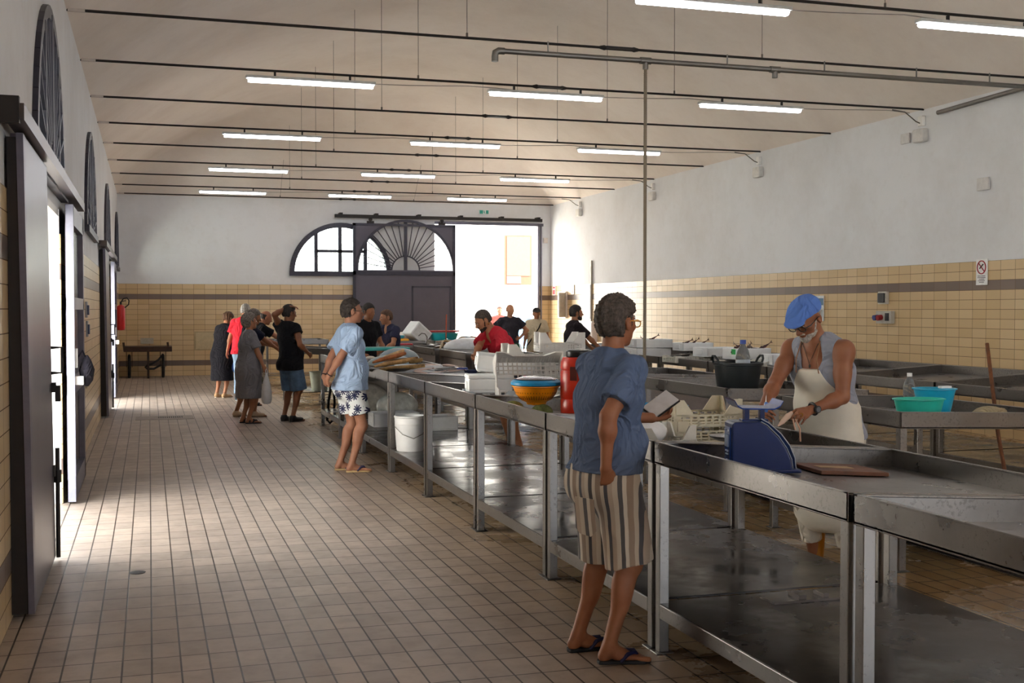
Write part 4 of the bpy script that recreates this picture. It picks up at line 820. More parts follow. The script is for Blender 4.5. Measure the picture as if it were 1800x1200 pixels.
# ---------------------------------------------------------------- people: signed distance bodies meshed with surface nets
V=lambda *a: np.array(a,dtype=np.float64)
def nrm(v): v=np.asarray(v,float); return v/(np.linalg.norm(v)+1e-12)
def rot_about(v,k,a): k=nrm(k); return v*math.cos(a)+np.cross(k,v)*math.sin(a)+k*np.dot(k,v)*(1-math.cos(a))
def smin(a,b,k):
    if k<=0: return np.minimum(a,b)
    h=np.clip(.5+.5*(b-a)/k,0,1); return b+(a-b)*h-k*h*(1-h)
def smax(a,b,k): return -smin(-a,-b,k)
class Fld:
    def __init__(s,lo,hi,h):
        s.lo=np.array(lo,float); s.h=h; s.n=[int(math.ceil((hi[i]-lo[i])/h))+1 for i in range(3)]
        s.ax=[(s.lo[i]+h*np.arange(s.n[i])).astype(np.float32) for i in range(3)]
        s.D=np.full(s.n,.3,dtype=np.float32)
    def sub(s,lo,hi,m):
        sl=[]
        for i in range(3):
            a=max(0,int((lo[i]-m-s.lo[i])/s.h)); b=min(s.n[i],int((hi[i]+m-s.lo[i])/s.h)+2)
            if b<=a: return None
            sl.append(slice(a,b))
        X=s.ax[0][sl[0]][:,None,None]; Y=s.ax[1][sl[1]][None,:,None]; Z=s.ax[2][sl[2]][None,None,:]
        return tuple(sl),X,Y,Z
    def comb(s,sl,d,k,op):
        if op=='+': s.D[sl]=smin(s.D[sl],d,k)
        else: s.D[sl]=smax(s.D[sl],-d,k)
    def cone(s,a,b,ra,rb,k=.02,op='+',cuts=()):
        a=np.asarray(a,float);b=np.asarray(b,float);r=max(ra,rb)
        q=s.sub(np.minimum(a,b)-r,np.maximum(a,b)+r,k+s.h*2)
        if q is None: return
        sl,X,Y,Z=q; d=b-a; L2=float(d@d)+1e-12
        px,py,pz=X-a[0],Y-a[1],Z-a[2]; t=np.clip((px*d[0]+py*d[1]+pz*d[2])/L2,0,1)
        dd=np.sqrt((px-t*d[0])**2+(py-t*d[1])**2+(pz-t*d[2])**2)-(ra+(rb-ra)*t)
        for n,c in cuts: dd=np.maximum(dd,n[0]*X+n[1]*Y+n[2]*Z-c)
        s.comb(sl,dd.astype(np.float32),k,op)
    def econe(s,a,b,ra,rb,U,k=.02,op='+',cuts=(),flat=False):
        # elliptic cone, U = axis of the first radius
        a=np.asarray(a,float);b=np.asarray(b,float);d=b-a;L=np.linalg.norm(d);W=d/L;U=np.asarray(U,float);U=nrm(U-W*(U@W));Vv=np.cross(W,U)
        r=max(max(ra),max(rb)); q=s.sub(np.minimum(a,b)-r,np.maximum(a,b)+r,k+s.h*2)
        if q is None: return
        sl,X,Y,Z=q; px,py,pz=X-a[0],Y-a[1],Z-a[2]; w=px*W[0]+py*W[1]+pz*W[2]; t=np.clip(w/L,0,1)
        u=px*U[0]+py*U[1]+pz*U[2]; v=px*Vv[0]+py*Vv[1]+pz*Vv[2]; ow=w-t*L
        ru=ra[0]+(rb[0]-ra[0])*t; rv=ra[1]+(rb[1]-ra[1])*t; m=np.minimum(ru,rv)
        dd=(np.sqrt((u/ru)**2+(v/rv)**2+(ow/m)**2)-1)*m
        for n,c in cuts: dd=np.maximum(dd,n[0]*X+n[1]*Y+n[2]*Z-c)
        s.comb(sl,dd.astype(np.float32),k,op)
    def ell(s,c,r,M=None,k=.015,op='+',cuts=()):
        c=np.asarray(c,float); M=np.eye(3) if M is None else M; R_m=max(r)
        q=s.sub(c-R_m,c+R_m,k+s.h*2)
        if q is None: return
        sl,X,Y,Z=q; px,py,pz=X-c[0],Y-c[1],Z-c[2]; k0=0;k1=0
        for i in range(3):
            e=(px*M[i][0]+py*M[i][1]+pz*M[i][2]); k0=k0+(e/r[i])**2; k1=k1+(e/(r[i]**2))**2
        k0=np.sqrt(k0);k1=np.sqrt(k1)+1e-9; dd=k0*(k0-1)/k1
        for n,cc in cuts: dd=np.maximum(dd,n[0]*X+n[1]*Y+n[2]*Z-cc)
        s.comb(sl,dd.astype(np.float32),k,op)
    def cut(s,n,c,k=0.):
        X=s.ax[0][:,None,None];Y=s.ax[1][None,:,None];Z=s.ax[2][None,None,:]
        s.D=smax(s.D,(n[0]*X+n[1]*Y+n[2]*Z-c).astype(np.float32),k)
    def disp(s,amp,f,seed=0,st=(1,1,1)):
        rs=np.random.RandomState(seed); X=s.ax[0][:,None,None];Y=s.ax[1][None,:,None];Z=s.ax[2][None,None,:]
        acc=0
        for i in range(6):
            v=rs.randn(3); v=v/np.linalg.norm(v)*f*(1+i*.45); v=v*np.array(st); acc=acc+np.sin(X*v[0]+Y*v[1]+Z*v[2]+rs.rand()*6.28)/(1+.35*i)
        s.D=(s.D+amp*acc.astype(np.float32)/2)
    def ridge(s,amp,f,seed=0,st=(1,1,1)):
        rs=np.random.RandomState(seed); X=s.ax[0][:,None,None];Y=s.ax[1][None,:,None];Z=s.ax[2][None,None,:]
        wx=.035*np.sin(X*9+Z*7+1)+.03*np.sin(Y*13-Z*5); acc=0
        for i in range(4):
            v=rs.randn(3); v=v/np.linalg.norm(v)*f*(1+i*.5)*np.array(st); acc=acc+(1-2*np.abs(np.sin(.5*((X+wx)*v[0]+(Y+wx)*v[1]+(Z+wx)*v[2])+rs.rand()*6.28)))/(1+.5*i)
        s.D=s.D-amp*acc.astype(np.float32)/2
    def mesh(s):
        D=s.D; I=D<0; nx,ny,nz=s.n
        cs=np.zeros((nx-1,ny-1,nz-1),np.int8)
        for dx in (0,1):
            for dy in (0,1):
                for dz in (0,1): cs+=I[dx:nx-1+dx,dy:ny-1+dy,dz:nz-1+dz]
        act=(cs>0)&(cs<8); idx=np.full(act.shape,-1,np.int32); A=np.argwhere(act); idx[act]=np.arange(len(A))
        C=np.zeros((len(A),8),np.float32); co=[(i&1,(i>>1)&1,(i>>2)&1) for i in range(8)]
        for i,(dx,dy,dz) in enumerate(co): C[:,i]=D[A[:,0]+dx,A[:,1]+dy,A[:,2]+dz]
        P=np.zeros((len(A),3));N=np.zeros(len(A))
        for i in range(8):
            for j in range(i+1,8):
                if sum(abs(co[i][k]-co[j][k]) for k in range(3))!=1: continue
                a=C[:,i];b=C[:,j]; m=(a<0)!=(b<0); t=np.where(m,a/np.where(m,a-b,1),0)
                for k in range(3): P[:,k]+=np.where(m,co[i][k]+t*(co[j][k]-co[i][k]),0)
                N+=m
        P=(P/N[:,None]+A)*s.h+s.lo
        F=[]
        for ax in range(3):
            o=[0,1,2]; b_,c_=[q for q in o if q!=ax]
            s0=[slice(1,-1)]*3; s0[ax]=slice(0,-1); s1=list(s0); s1[ax]=slice(1,None)
            full0=I[tuple(s0)]; full1=I[tuple(s1)]
            E=np.argwhere(full0!=full1); sg=full0[tuple(E.T)]
            off=np.array([1,1,1]); off[ax]=0; E=E+off
            def cell(db,dc): 
                q=E.copy(); q[:,b_]-=db; q[:,c_]-=dc; return idx[q[:,0],q[:,1],q[:,2]]
            Q=np.stack([cell(1,1),cell(0,1),cell(0,0),cell(1,0)],1)
            flip=sg if ax!=1 else ~sg
            Q[~flip]=Q[~flip][:,::-1]; F.append(Q)
        F=np.concatenate(F); F=F[(F>=0).all(1)]
        return P,F
def npmesh(name,P,F,relax=1):
    P=P.copy()
    for _ in range(relax):
        acc=np.zeros_like(P);cnt=np.zeros(len(P))
        for i in range(4):
            a=F[:,i];b=F[:,(i+1)%4]; np.add.at(acc,a,P[b]); np.add.at(acc,b,P[a]); np.add.at(cnt,a,1); np.add.at(cnt,b,1)
        P=P*.5+.5*acc/np.maximum(cnt,1)[:,None]
    me=bpy.data.meshes.new(name); me.vertices.add(len(P)); me.vertices.foreach_set('co',P.astype(np.float32).ravel())
    me.loops.add(len(F)*4); me.loops.foreach_set('vertex_index',F.astype(np.int32).ravel()); me.polygons.add(len(F))
    me.polygons.foreach_set('loop_start',np.arange(0,len(F)*4,4,dtype=np.int32)); me.polygons.foreach_set('loop_total',np.full(len(F),4,np.int32))
    me.update(calc_edges=True); me.validate(); me.polygons.foreach_set('use_smooth',np.ones(len(me.polygons),dtype=bool)); return me
def ik(S,T,l1,l2,pole):
    S=np.asarray(S,float);T=np.asarray(T,float); d=T-S; L=np.linalg.norm(d); L=min(L,(l1+l2)*.999); u=nrm(d); T=S+u*L
    a=(l1*l1-l2*l2+L*L)/(2*L); h=math.sqrt(max(0,l1*l1-a*a)); p=np.asarray(pole,float); p=nrm(p-u*(p@u)); return S+u*a+p*h,T
def hand_prims(F,W,d,pn,side,s=1.,curl=.5,k=.006,fr=1.,thumb=.6,spread=1.,grip=None):
    """W wrist, d hand direction, pn palm normal, side: thumb side"""
    d=nrm(d); pn=nrm(pn-d*(pn@d)); sd=nrm(np.cross(d,pn))
    if sd@side<0: sd=-sd
    K=W+d*.088*s
    F.econe(W+d*.005,K-d*.012*s,(.027*s,.019*s),(.038*s,.0135*s),sd,k=.012)
    Ls=[.072,.080,.075,.060]; of=[.030,.0105,-.009,-.0275]; rr=[.0088,.0090,.0086,.0077]
    for i in range(4):
        b=K+sd*of[i]*s-d*(.012 if i in(0,3) else .004)*s; dd=nrm(d+sd*(of[i]*1.2*spread)); p=b; c=curl[i] if isinstance(curl,(list,tuple)) else curl
        dirv=dd; r=rr[i]*s*fr
        for j,fl in enumerate((.45,.32,.25)):
            dirv=rot_about(dirv,np.cross(dirv,pn),c*(.75 if j==0 else 1.1)); q=p+dirv*Ls[i]*s*fl; F.cone(p,q,r*(1-.08*j),r*(1-.08*(j+1)),k=.0035 if j else .006); p=q
    b=W+d*.028*s+sd*.024*s; dv=nrm(d*.75+sd*(.75-.4*thumb)+pn*.5*thumb); q=b+dv*.042*s; F.cone(b,q,.0135*s,.0110*s*fr,k=.008)
    dv=nrm(dv+d*.35+pn*.35*thumb-sd*.3*thumb); F.cone(q,q+dv*.030*s,.0105*s*fr,.0085*s*fr,k=.004)
class Person: pass
def person(label,loc,az,H=1.72,h=.008,skin='#b5805f',lean=0.,twist=0.,side=0.,fat=1.,belly=0.,head=(0,0,0),hands=None,poles=(None,None),curl=(.35,.35),hdir=(None,None),palm=(None,None),
           feet=None,fyaw=(8,-8),hair=None,top=None,bottom=None,shoes=None,arms=1.,beard=None,female=False,group=None,hipy=0.,extra=None,neckf=1.,nose=1.):
    s=H/1.84; P=Person(); name='person'
    X=V(1,0,0);Y=V(0,1,0);Z=V(0,0,1)
    root=thing(name,label,'person',loc,R_(az-90),group)
    hip=V(0,hipy,.93*s); ln=R_(lean); sidr=R_(side)
    def dirv(a): v=V(0,math.sin(a),math.cos(a)); return rot_about(v,Y,sidr*a/ln if abs(ln)>1e-3 else sidr)
    d1=dirv(ln*.45);d2=dirv(ln*.95);d3=dirv(ln*1.1)
    waist=hip+d1*.14*s; chest=waist+d2*.24*s; neckb=chest+d3*.20*s
    tw=R_(twist); SX=rot_about(X,Z,tw); SX=nrm(SX-d3*(SX@d3)); SY=np.cross(d3,SX); 
    shw=(.158 if female else .178)*s
    sh=[neckb-d3*.055*s+SX*shw*e+SY*-.005 for e in (-1,1)]    # 0 left, 1 right
    hj=[hip+X*.09*s*e-Z*.03*s for e in (-1,1)]
    feet=feet or [(-.10,.0),(.10,.0)]
    ank=[];knee=[]
    for i,(fx,fy) in enumerate(feet):
        a_=V(fx*s,fy*s-.045*s,.085*s); fo=rot_about(Y,Z,R_(fyaw[i])); kn,a2=ik(hj[i],a_,.425*s,.415*s,fo+V(0,.2,0)); knee.append(kn); ank.append(a_)
    # arms
    hd=hands or [(-.25,.02,.80),(.25,.02,.80)]; elb=[];wri=[];HD=[];PN=[]
    for i in (0,1):
        e=-1 if i==0 else 1; T=np.array(hd[i],float); pl=poles[i] if poles[i] is not None else V(e*.5,-.8,-.2)
        el,w=ik(sh[i],T,.285*s*arms,.25*s*arms,np.array(pl,float)); elb.append(el);wri.append(w)
        HD.append(nrm(hdir[i]) if hdir[i] is not None else nrm(w-el)); PN.append(np.array(palm[i],float) if palm[i] is not None else V(-e,0,0)+Z*0)
    # head frame
    yaw,pit,rol=[R_(a) for a in head]
    hf=rot_about(Y,Z,yaw+tw*.5); hr=np.cross(hf,Z); hu=Z.copy(); hf=rot_about(hf,hr,-pit); hu=rot_about(hu,hr,-pit); hr2=rot_about(hr,hf,rol); hu=rot_about(hu,hf,rol); hr=hr2
    hb=neckb+nrm(d3+hu*.6)*.055*s; HC=hb+hu*.118*s*1.0+hf*.018*s
    hs=s*.5+.5; M=np.array([hr,hf,hu]); hp=lambda a,b_,c: HC+(hr*a+hf*b_+hu*c)*hs
    allp=np.array([hip,waist,chest,neckb,HC]+sh+hj+knee+ank+elb+wri); lo=allp.min(0)-.24; hi=allp.max(0)+.24; lo[2]=-.02
    lo-=h*.37
    def torso(F,o,k=.05,low=False):
        f=fat; F.econe(hip-d1*(.02 if not low else .0)*s,waist,((.158*f)*s+o,(.112*f)*s+o),((.142*f)*s+o,(.102*f)*s+o),X,k=k)
        F.econe(waist,chest,(.142*f*s+o,.102*f*s+o),((.158 if female else .170)*f*s+o,.115*f*s+o),SX,k=k)
        F.econe(chest,neckb-d3*.075*s,((.15 if female else .168)*f*s+o,.112*f*s+o),(.125*s+o,.068*s+o),SX,k=k)
        for i in (0,1): F.cone(neckb-d3*.035*s,sh[i]-d3*.005,.048*s+o,.053*s+o,k=k)
        F.cone(sh[0]*.6+sh[1]*.4-SY*.02*s,sh[0]*.4+sh[1]*.6-SY*.02*s,.075*s+o,.075*s+o,k=k)
        if belly: F.ell(waist+d1*.02*s+Y*.045*s,((.14+belly*.3)*s+o,(.09+belly)*s+o,.15*s+o),None,k=.06)
        if female:
            for e in (-1,1): F.ell(chest+SX*e*.075*s+SY*.085*s-d3*.02*s,(.075*s+o,.06*s+o,.075*s+o),None,k=.04)
    # -------- body
    F=Fld(lo,hi,h); torso(F,0)
    for i in (0,1):
        e=-1 if i==0 else 1
        F.ell(hip+X*e*.075*s-Y*.055*s-Z*.05*s,(.095*s,.09*s,.10*s),None,k=.05)
        F.cone(hj[i],knee[i],.088*s*(fat*.5+.5),.053*s,k=.04); F.cone(knee[i],ank[i]+Z*.01*s,.050*s,.034*s,k=.025)
        bk=nrm(np.cross(knee[i]-ank[i],X)); bk=bk if bk[1]<0 else -bk
        kc=knee[i]*.68+ank[i]*.32; F.ell(kc+bk*.022*s,(.046*s,.048*s,.12*s),None,k=.03)
        F.ell(knee[i]+Y*.018*s,(.042*s,.036*s,.05*s),None,k=.02)
        fo=rot_about(Y,Z,R_(fyaw[i])); fr_=np.cross(fo,Z); a=ank[i]; g=V(a[0],a[1],0)
        F.ell(g-fo*.025*s+Z*.04*s,(.030*s,.036*s,.034*s),None,k=.03); F.cone(a-Z*.01*s,g+fo*.07*s+Z*.045*s,.033*s,.026*s,k=.025)
        F.econe(g+fo*.04*s+Z*.036*s,g+fo*.145*s+Z*.03*s,(.036*s,.024*s),(.046*s,.016*s),fr_,k=.02)
        for j in range(5):
            u=(j-2)*.0185*s*(-e); ln_=(.19-.0085*abs(j*1.0)-.0 )*s; 
            F.cone(g+fo*.145*s-fr_*u*-1+Z*.028*s,g+fo*ln_-fr_*u*-1+Z*.024*s,.0125*s,(.0135 if j==0 else .0095)*s,k=.004)
        am=arms
        F.cone(sh[i],elb[i],.052*s,.041*s,k=.03); F.ell(sh[i]*.9+elb[i]*.1,(.058*s,.058*s,.062*s),None,k=.03)
        F.ell(sh[i]*.5+elb[i]*.5+SY*.008,(.043*s,.046*s,.06*s),None,k=.03)
        F.cone(elb[i],wri[i],.038*s,.0265*s,k=.02); F.ell(elb[i]*.72+wri[i]*.28,(.044*s,.044*s,.044*s),None,k=.03)
        if h<=.0095: hand_prims(F,wri[i],HD[i],PN[i],(V(0,1,0) if abs(HD[i][1])<.7 else V(-e,0,.4)) if not isinstance(extra,dict) or 'thumb' not in extra else np.array(extra['thumb'][i],float),s,curl[i],fr=1. if h<.006 else 1.12)
    # neck and head
    F.cone(neckb-d3*.02*s-SY*.005,hp(0,-.022,-.06),.060*s*neckf,.053*s*neckf,k=.03)
    F.ell(hp(0,-.014,.028),(.077*hs,.097*hs,.090*hs),M,k=.02); F.ell(hp(0,.028,-.022),(.062*hs,.066*hs,.082*hs),M,k=.02)
    F.ell(hp(0,.030,-.068),(.052*hs,.054*hs,.042*hs),M,k=.02); F.ell(hp(0,.073,-.093),(.024*hs,.020*hs,.020*hs),M,k=.015)
    F.ell(hp(0,.078,.024),(.044*hs,.018*hs,.012*hs),M,k=.012)
    for e in (-1,1):
        F.ell(hp(e*.045,.060,-.018),(.020*hs,.020*hs,.018*hs),M,k=.015)
        F.ell(hp(e*.031,.101,.002),(.017*hs,.014*hs,.010*hs),M,k=.008,op='-')
        F.ell(hp(e*.031,.083,.002),(.0145*hs,.0125*hs,.0115*hs),M,k=.002)
        c,sn=math.cos(.35),math.sin(.35); Me=np.array([hr*c-hf*sn*e*-1*0+0*hr,hf,hu]); 
        F.ell(hp(e*.080,-.010,-.010),(.011*hs,.021*hs,.033*hs),M,k=.006); F.ell(hp(e*.089,-.004,-.006),(.006*hs,.010*hs,.018*hs),M,k=.004,op='-')
    F.cone(hp(0,.090,.012),hp(0,.108+.008*nose,-.028),.0085*hs,.0125*hs*nose,k=.010)
    for e in (-1,1): F.ell(hp(e*.012,.104,-.034),(.0085*hs,.010*hs,.008*hs),M,k=.006)
    F.ell(hp(0,.092,-.056),(.023*hs,.0095*hs,.006*hs),M,k=.004); F.ell(hp(0,.091,-.068),(.020*hs,.0095*hs,.0065*hs),M,k=.004)
    if shoes=='sandal': F.cut(-Z,-.006)
    body=npmesh('body',*F.mesh(),relax=1); link('body',body,skinm(skin),root)
    P.__dict__.update(locals())
    # -------- eyes and brows
    b=B()
    for e in (-1,1): b.ball(tuple(hp(e*.031,.0885,.002)),.0085*hs,10,8)
    if h<.0095: b.build('eyes',plain('#d9d4cd',rough=.2),root,True)
    b=B()
    for e in (-1,1): b.ball(tuple(hp(e*.031,.0945,.001)),.0042*hs,8,6)
    if h<.0095: b.build('iris',plain('#2a1c14',rough=.2),root,True)
    # -------- hair
    if hair:
        G=Fld(HC-.2,HC+.2,min(h,.006)*.95); c0=hair.get('vol',.010)
        n_=hf*-.62+hu*.78 if not hair.get('low') else hf*-.86+hu*.5
        pl=(-n_,-float(n_@hp(0,.045,.055 if not hair.get('rec') else .075))-0.) 
        plb=(-hu,-float(hu@hp(0,0,hair.get('bot',-.06))))
        if hair.get('kind')=='sides':
            G.ell(hp(0,-.014,.026),(.077*hs+.004,.097*hs+.005,.090*hs+.001),M,k=0,cuts=[(hu,float(hu@hp(0,0,.045))),plb,(hf,float(hf@hp(0,-.02,0)))])
        else:
            G.ell(hp(0,-.016,.034),(.077*hs+c0*.8,.097*hs+c0,.090*hs+c0),M,k=0,cuts=[pl])
            G.ell(hp(0,-.02,.0),(.076*hs+c0*.6,.094*hs+c0*.8,.10*hs),M,k=.01,cuts=[plb,(hf,float(hf@hp(0,-.030,0)))])
            if hair.get('top'): G.ell(hp(0,.03,.085),(.055,.06,.03),M,k=.02)
            for e in (-1,1): G.cone(hp(e*.076,.012,.03),hp(e*.077,.016,-.012),.009,.005,k=.008)
            if hair.get('bun'): G.ell(hp(0,-.10,.03),(.05,.045,.05),M,k=.02)
        for e in (-1,1): G.ell(hp(e*.085,-.008,-.010),(.020,.027,.038),M,k=.004,op='-')
        G.disp(hair.get('amp',.005),hair.get('f',170),3)
        me=npmesh('hair',*G.mesh(),relax=hair.get('relax',0))
        if len(me.polygons): link('hair',me,hair['mat'],root)
        b=B()
        for e in (-1,1): b.tube([tuple(hp(e*.014,.097,.021)),tuple(hp(e*.03,.095,.026)),tuple(hp(e*.046,.082,.020))],[.0025,.0038,.0018],6)
        if h<.0095: b.build('eyebrows',hair['mat'],root,True)
    if beard:
        G=Fld(HC-.2,HC+.2,min(h,.006)*.95); vv=beard.get('vol',.006)
        G.ell(hp(0,.030,-.068),(.052*hs+vv,.054*hs+vv,.042*hs+vv),M,k=.0,cuts=[(hu,float(hu@hp(0,0,-.035))),(-hf,-float(hf@hp(0,.0,0)))]); G.ell(hp(0,.073,-.093),(.024+vv,.020+vv,.020+vv*1.6),M,k=.015)
        G.ell(hp(0,.097,-.047),(.028,.009,.007),M,k=.005); G.ell(hp(0,.105,-.063),(.019,.018,.0075),M,k=.002,op='-')
        for e in (-1,1): G.cone(hp(e*.070,.012,.0),hp(e*.056,.03,-.05),.005,.010,k=.008)
        G.disp(.0025,260,5); link('beard',npmesh('beard',*G.mesh()),beard['mat'],root)
    # -------- garments
    def garment(nm,build,mat,relax=1,lo2=None,hi2=None,hh=None):
        G=Fld(lo,hi,hh or h); build(G); me=npmesh(nm,*G.mesh(),relax=relax)
        return link(nm,me,mat,root)
    if top:
        o=top.get('o',.012); kind=top.get('kind','tshirt'); hem=top.get('hem',.86)*s; fr=top.get('sleeve',.62)
        def bt(G):
            torso(G,o,k=.05)
            G.econe(hip-Z*.10*s,hip+Z*.05*s,(.170*fat*s+o*1.3+.010,.130*fat*s+o*1.3+.010),(.155*fat*s+o,.115*fat*s+o),X,k=.04)
            for i in (0,1): G.ell(hip+X*(i*2-1)*.075*s-Y*.055*s-Z*.05*s,(.095*s+o+.01,.09*s+o+.01,.10*s+o),None,k=.05)
            if top.get('skirt'):
                sk=top['skirt']; G.econe(hip-Z*.02*s,V(hip[0],hip[1],sk*s-.05),(.175*fat*s+.01,.15*fat*s+.01),(.205*fat*s,.175*fat*s),X,k=.05)
            if belly: G.econe(waist+Y*.03*s,hip+Y*.03*s-Z*.06*s,((.14+belly*.3)*s+o,(.09+belly)*s+o),((.14+belly*.3)*s+o,(.085+belly*.7)*s+o),X,k=.05)
            if top.get('fold'): G.ridge(top['fold']*1.0,top.get('ff',34),top.get('seed',4),top.get('st',(1,1,.5)))
            if kind=='tank':
                for i in (0,1):
                    e=i*2-1; G.ell(sh[i]+SX*e*.012*s-d3*.02*s,(.062*s,.11*s,.105*s),np.array([SX,SY,d3]),k=.008,op='-')
                G.ell(neckb+SY*.075*s-d3*.06*s,(.075*s,.10*s,.135*s),np.array([SX,SY,d3]),k=.008,op='-'); G.ell(neckb-SY*.03*s,(.075*s,.07*s,.05*s),np.array([SX,SY,d3]),k=.01,op='-')
            else:
                for i in (0,1):
                    E=sh[i]*(1-fr)+elb[i]*fr; dd=nrm(elb[i]-sh[i]); r1=.055*s+o*.7; r2=.052*s+o*1.5*top.get('slv',1.)
                    if fr>1: 
                        E=elb[i]*(2-fr)+wri[i]*(fr-1); G.cone(sh[i],elb[i],r1,.046*s+o,k=.03); d_=nrm(wri[i]-elb[i]); G.cone(elb[i],E,.046*s+o,.034*s+o,k=.02,cuts=[(d_,float(d_@E))])
                    else: G.cone(sh[i],E+dd*.03,r1,r2,k=.025,cuts=[(dd,float(dd@E))])
                if kind=='polo': G.cone(neckb-d3*.01*s-SY*.004,neckb+d3*.030*s+SY*.004,.066*s,.062*s,k=.008); G.cone(neckb-d3*.0*s+SY*.01,hp(0,-.015,-.09)+SY*.0,.054*s,.054*s,k=.004,op='-')
                else: G.cone(neckb+d3*.012*s+SY*.012*s,hp(0,0,-.02),.060*s,.066*s,k=.006,op='-')
                if top.get('vneck'): G.ell(neckb+SY*.09*s-d3*.03*s,(.045*s,.08*s,.08*s),np.array([SX,SY,d3]),k=.006,op='-')
            zc=(top.get('skirt') or 0)*s or hem; up=d1 if not top.get('skirt') else Z; base=hip+up*(zc-.93*s) if not top.get('skirt') else V(0,0,zc)
            G.cut(-up,-float(up@base),.004)
        garment({'tshirt':'tshirt','polo':'polo_shirt','tank':'tank_top','dress':'dress','shirt':'shirt'}[kind],bt,top['mat'],relax=1)
    if bottom:
        o=bottom.get('o',.012); f=bottom.get('len',.9); 
        def bb(G):
            G.econe(hip-Z*.06*s,hip+Z*.07*s,(.163*fat*s+o,.125*fat*s+o),(.142*fat*s,.104*fat*s),X,k=.04)
            for i in (0,1):
                e=i*2-1; G.ell(hip+X*e*.075*s-Y*.055*s-Z*.05*s,(.095*s+o,.09*s+o,.10*s+o),None,k=.04)
                w=bottom.get('w',1.)
                if f<=1:
                    E=hj[i]*(1-f)+knee[i]*f; dd=nrm(knee[i]-hj[i]); G.cone(hj[i],E+dd*.05,.094*s+o,(.086*(1-f)+.066*f)*s*w+o*1.6,k=.025,cuts=[(dd,float(dd@E))])
                else:
                    E=knee[i]*(2-f)+ank[i]*(f-1); dd=nrm(ank[i]-knee[i]); G.cone(hj[i],knee[i],.094*s+o,.062*s*w+o,k=.03); G.cone(knee[i],E+dd*.03,.062*s*w+o,.046*s*w+o,k=.03,cuts=[(dd,float(dd@E))])
            if bottom.get('fold'): G.ridge(bottom['fold'],bottom.get('ff',30),9,(1,1,.35))
            G.cut(d1,float(d1@(hip+d1*(.04*s if top and not top.get('skirt') and top.get('hem',.86)<.97 else .10*s))),.004)
        garment(bottom.get('name','shorts'),bb,bottom['mat'],relax=1)
    # -------- footwear
    if shoes:
        for i in (0,1):
            fo=rot_about(Y,Z,R_(fyaw[i])); fr_=np.cross(fo,Z); g=V(ank[i][0],ank[i][1],0); e=i*2-1
            out=[(-.062,0),(-.055,.028),(-.02,.036),(.05,.036),(.11,.048),(.16,.050),(.195,.035),(.212,.006),(.205,-.02),(.17,-.045),(.11,-.044),(.05,-.034),(-.02,-.033),(-.055,-.026)]
            poly=[(g+fo*a*s+fr_*(b_*-e)*s) for a,b_ in out]
            b=B(); n=len(poly); b.add([(p[0],p[1],0.001) for p in poly]+[(p[0],p[1],.019*s) for p in poly],[tuple(range(n))[::-1],tuple(range(n,2*n))]+[(q,(q+1)%n,(q+1)%n+n,q+n) for q in range(n)])
            sc={'flip':'#16171f','black':'#1b1a1c','beige':'#b99f83','white':'#d9d9da','boot':'#b8791c','grey':'#3c4b54','tan':'#b28f69'}[shoes.get('c','black')]
            if shoes['kind'] in ('flip','sandal'):
                so=b.build('sandal',plain(shoes.get('sole',sc) if str(shoes.get('sole','')).startswith('#') else sc,rough=.6),root,bevel=.004)
                b=B(); mid=g+fo*.155*s+Z*.022*s
                for e2 in (-1,1): b.tube([tuple(mid),tuple(g+fo*.125*s+fr_*e2*.018*s+Z*.058*s),tuple(g+fo*.085*s+fr_*e2*.036*s+Z*.052*s),tuple(g+fo*.05*s+fr_*e2*.036*s+Z*.014*s)],[.005,.009,.010,.008],8)
                if shoes['kind']=='sandal':
                    for t_ in (.06,.0): b.tube([tuple(g+fo*t_*s+fr_*.036*s+Z*.02),tuple(g+fo*(t_+.02)*s+fr_*.024*s+Z*.07*s),tuple(g+fo*(t_+.02)*s-fr_*.024*s+Z*.07*s),tuple(g+fo*t_*s-fr_*.036*s+Z*.02)],.010,8)
                b.build('strap',plain(shoes.get('strap','#15162a'),rough=.5),so,True)
            else:
                so=b.build('shoe_sole',plain(shoes.get('solec','#2a2826')),root,bevel=.004); hs_=shoes.get('high',0)
                G=Fld(g-V(.2,.25,.03),g+V(.2,.3,.40),min(h,.007)); G.econe(g+fo*-.01*s+Z*.045*s,g+fo*.15*s+Z*.035*s,(.042*s,.042*s),(.052*s,.030*s),fr_,k=.02); G.ell(g-fo*.025*s+Z*.045*s,(.040*s,.044*s,.042*s),None,k=.02)
                G.cone(g+Z*.05*s,g+Z*(.085+hs_)*s,.044*s,.045*s+(.012 if hs_ else 0),k=.025); G.cut(Z,.10*s+hs_*s,.0); G.cut(-Z,-.012)
                link('shoe',npmesh('shoe',*G.mesh()),plain(sc,rough=.6 if not hs_ else .35),so)
    return P
def torus_pts(c,u,v,r,n=20,r2=None): return [tuple(c+u*r*math.cos(2*PI*k/n)+v*(r2 or r)*math.sin(2*PI*k/n)) for k in range(n)]
def glasses(P,mat,lens=True):
    hp=P.hp; b=B()
    for e in (-1,1):
        b.tube(torus_pts(hp(e*.033,.112,.000),P.hr,P.hu,.023*P.hs,20,.018*P.hs),.0028,6,closed=True)
        b.tube([tuple(hp(e*.056,.110,.008)),tuple(hp(e*.078,.085,.010)),tuple(hp(e*.084,.0,.008)),tuple(hp(e*.084,-.02,-.004))],.0028,6)
    b.tube([tuple(hp(-.012,.114,.003)),tuple(hp(0,.118,.006)),tuple(hp(.012,.114,.003))],.0026,6)
    g=b.build('glasses',mat,P.root,True)
    if lens:
        b=B()
        for e in (-1,1): pts=torus_pts(hp(e*.033,.112,0),P.hr,P.hu,.022*P.hs,20,.017*P.hs); b.add(pts,[tuple(range(20))]); 
        b.build('lens',M_GLASS,g)
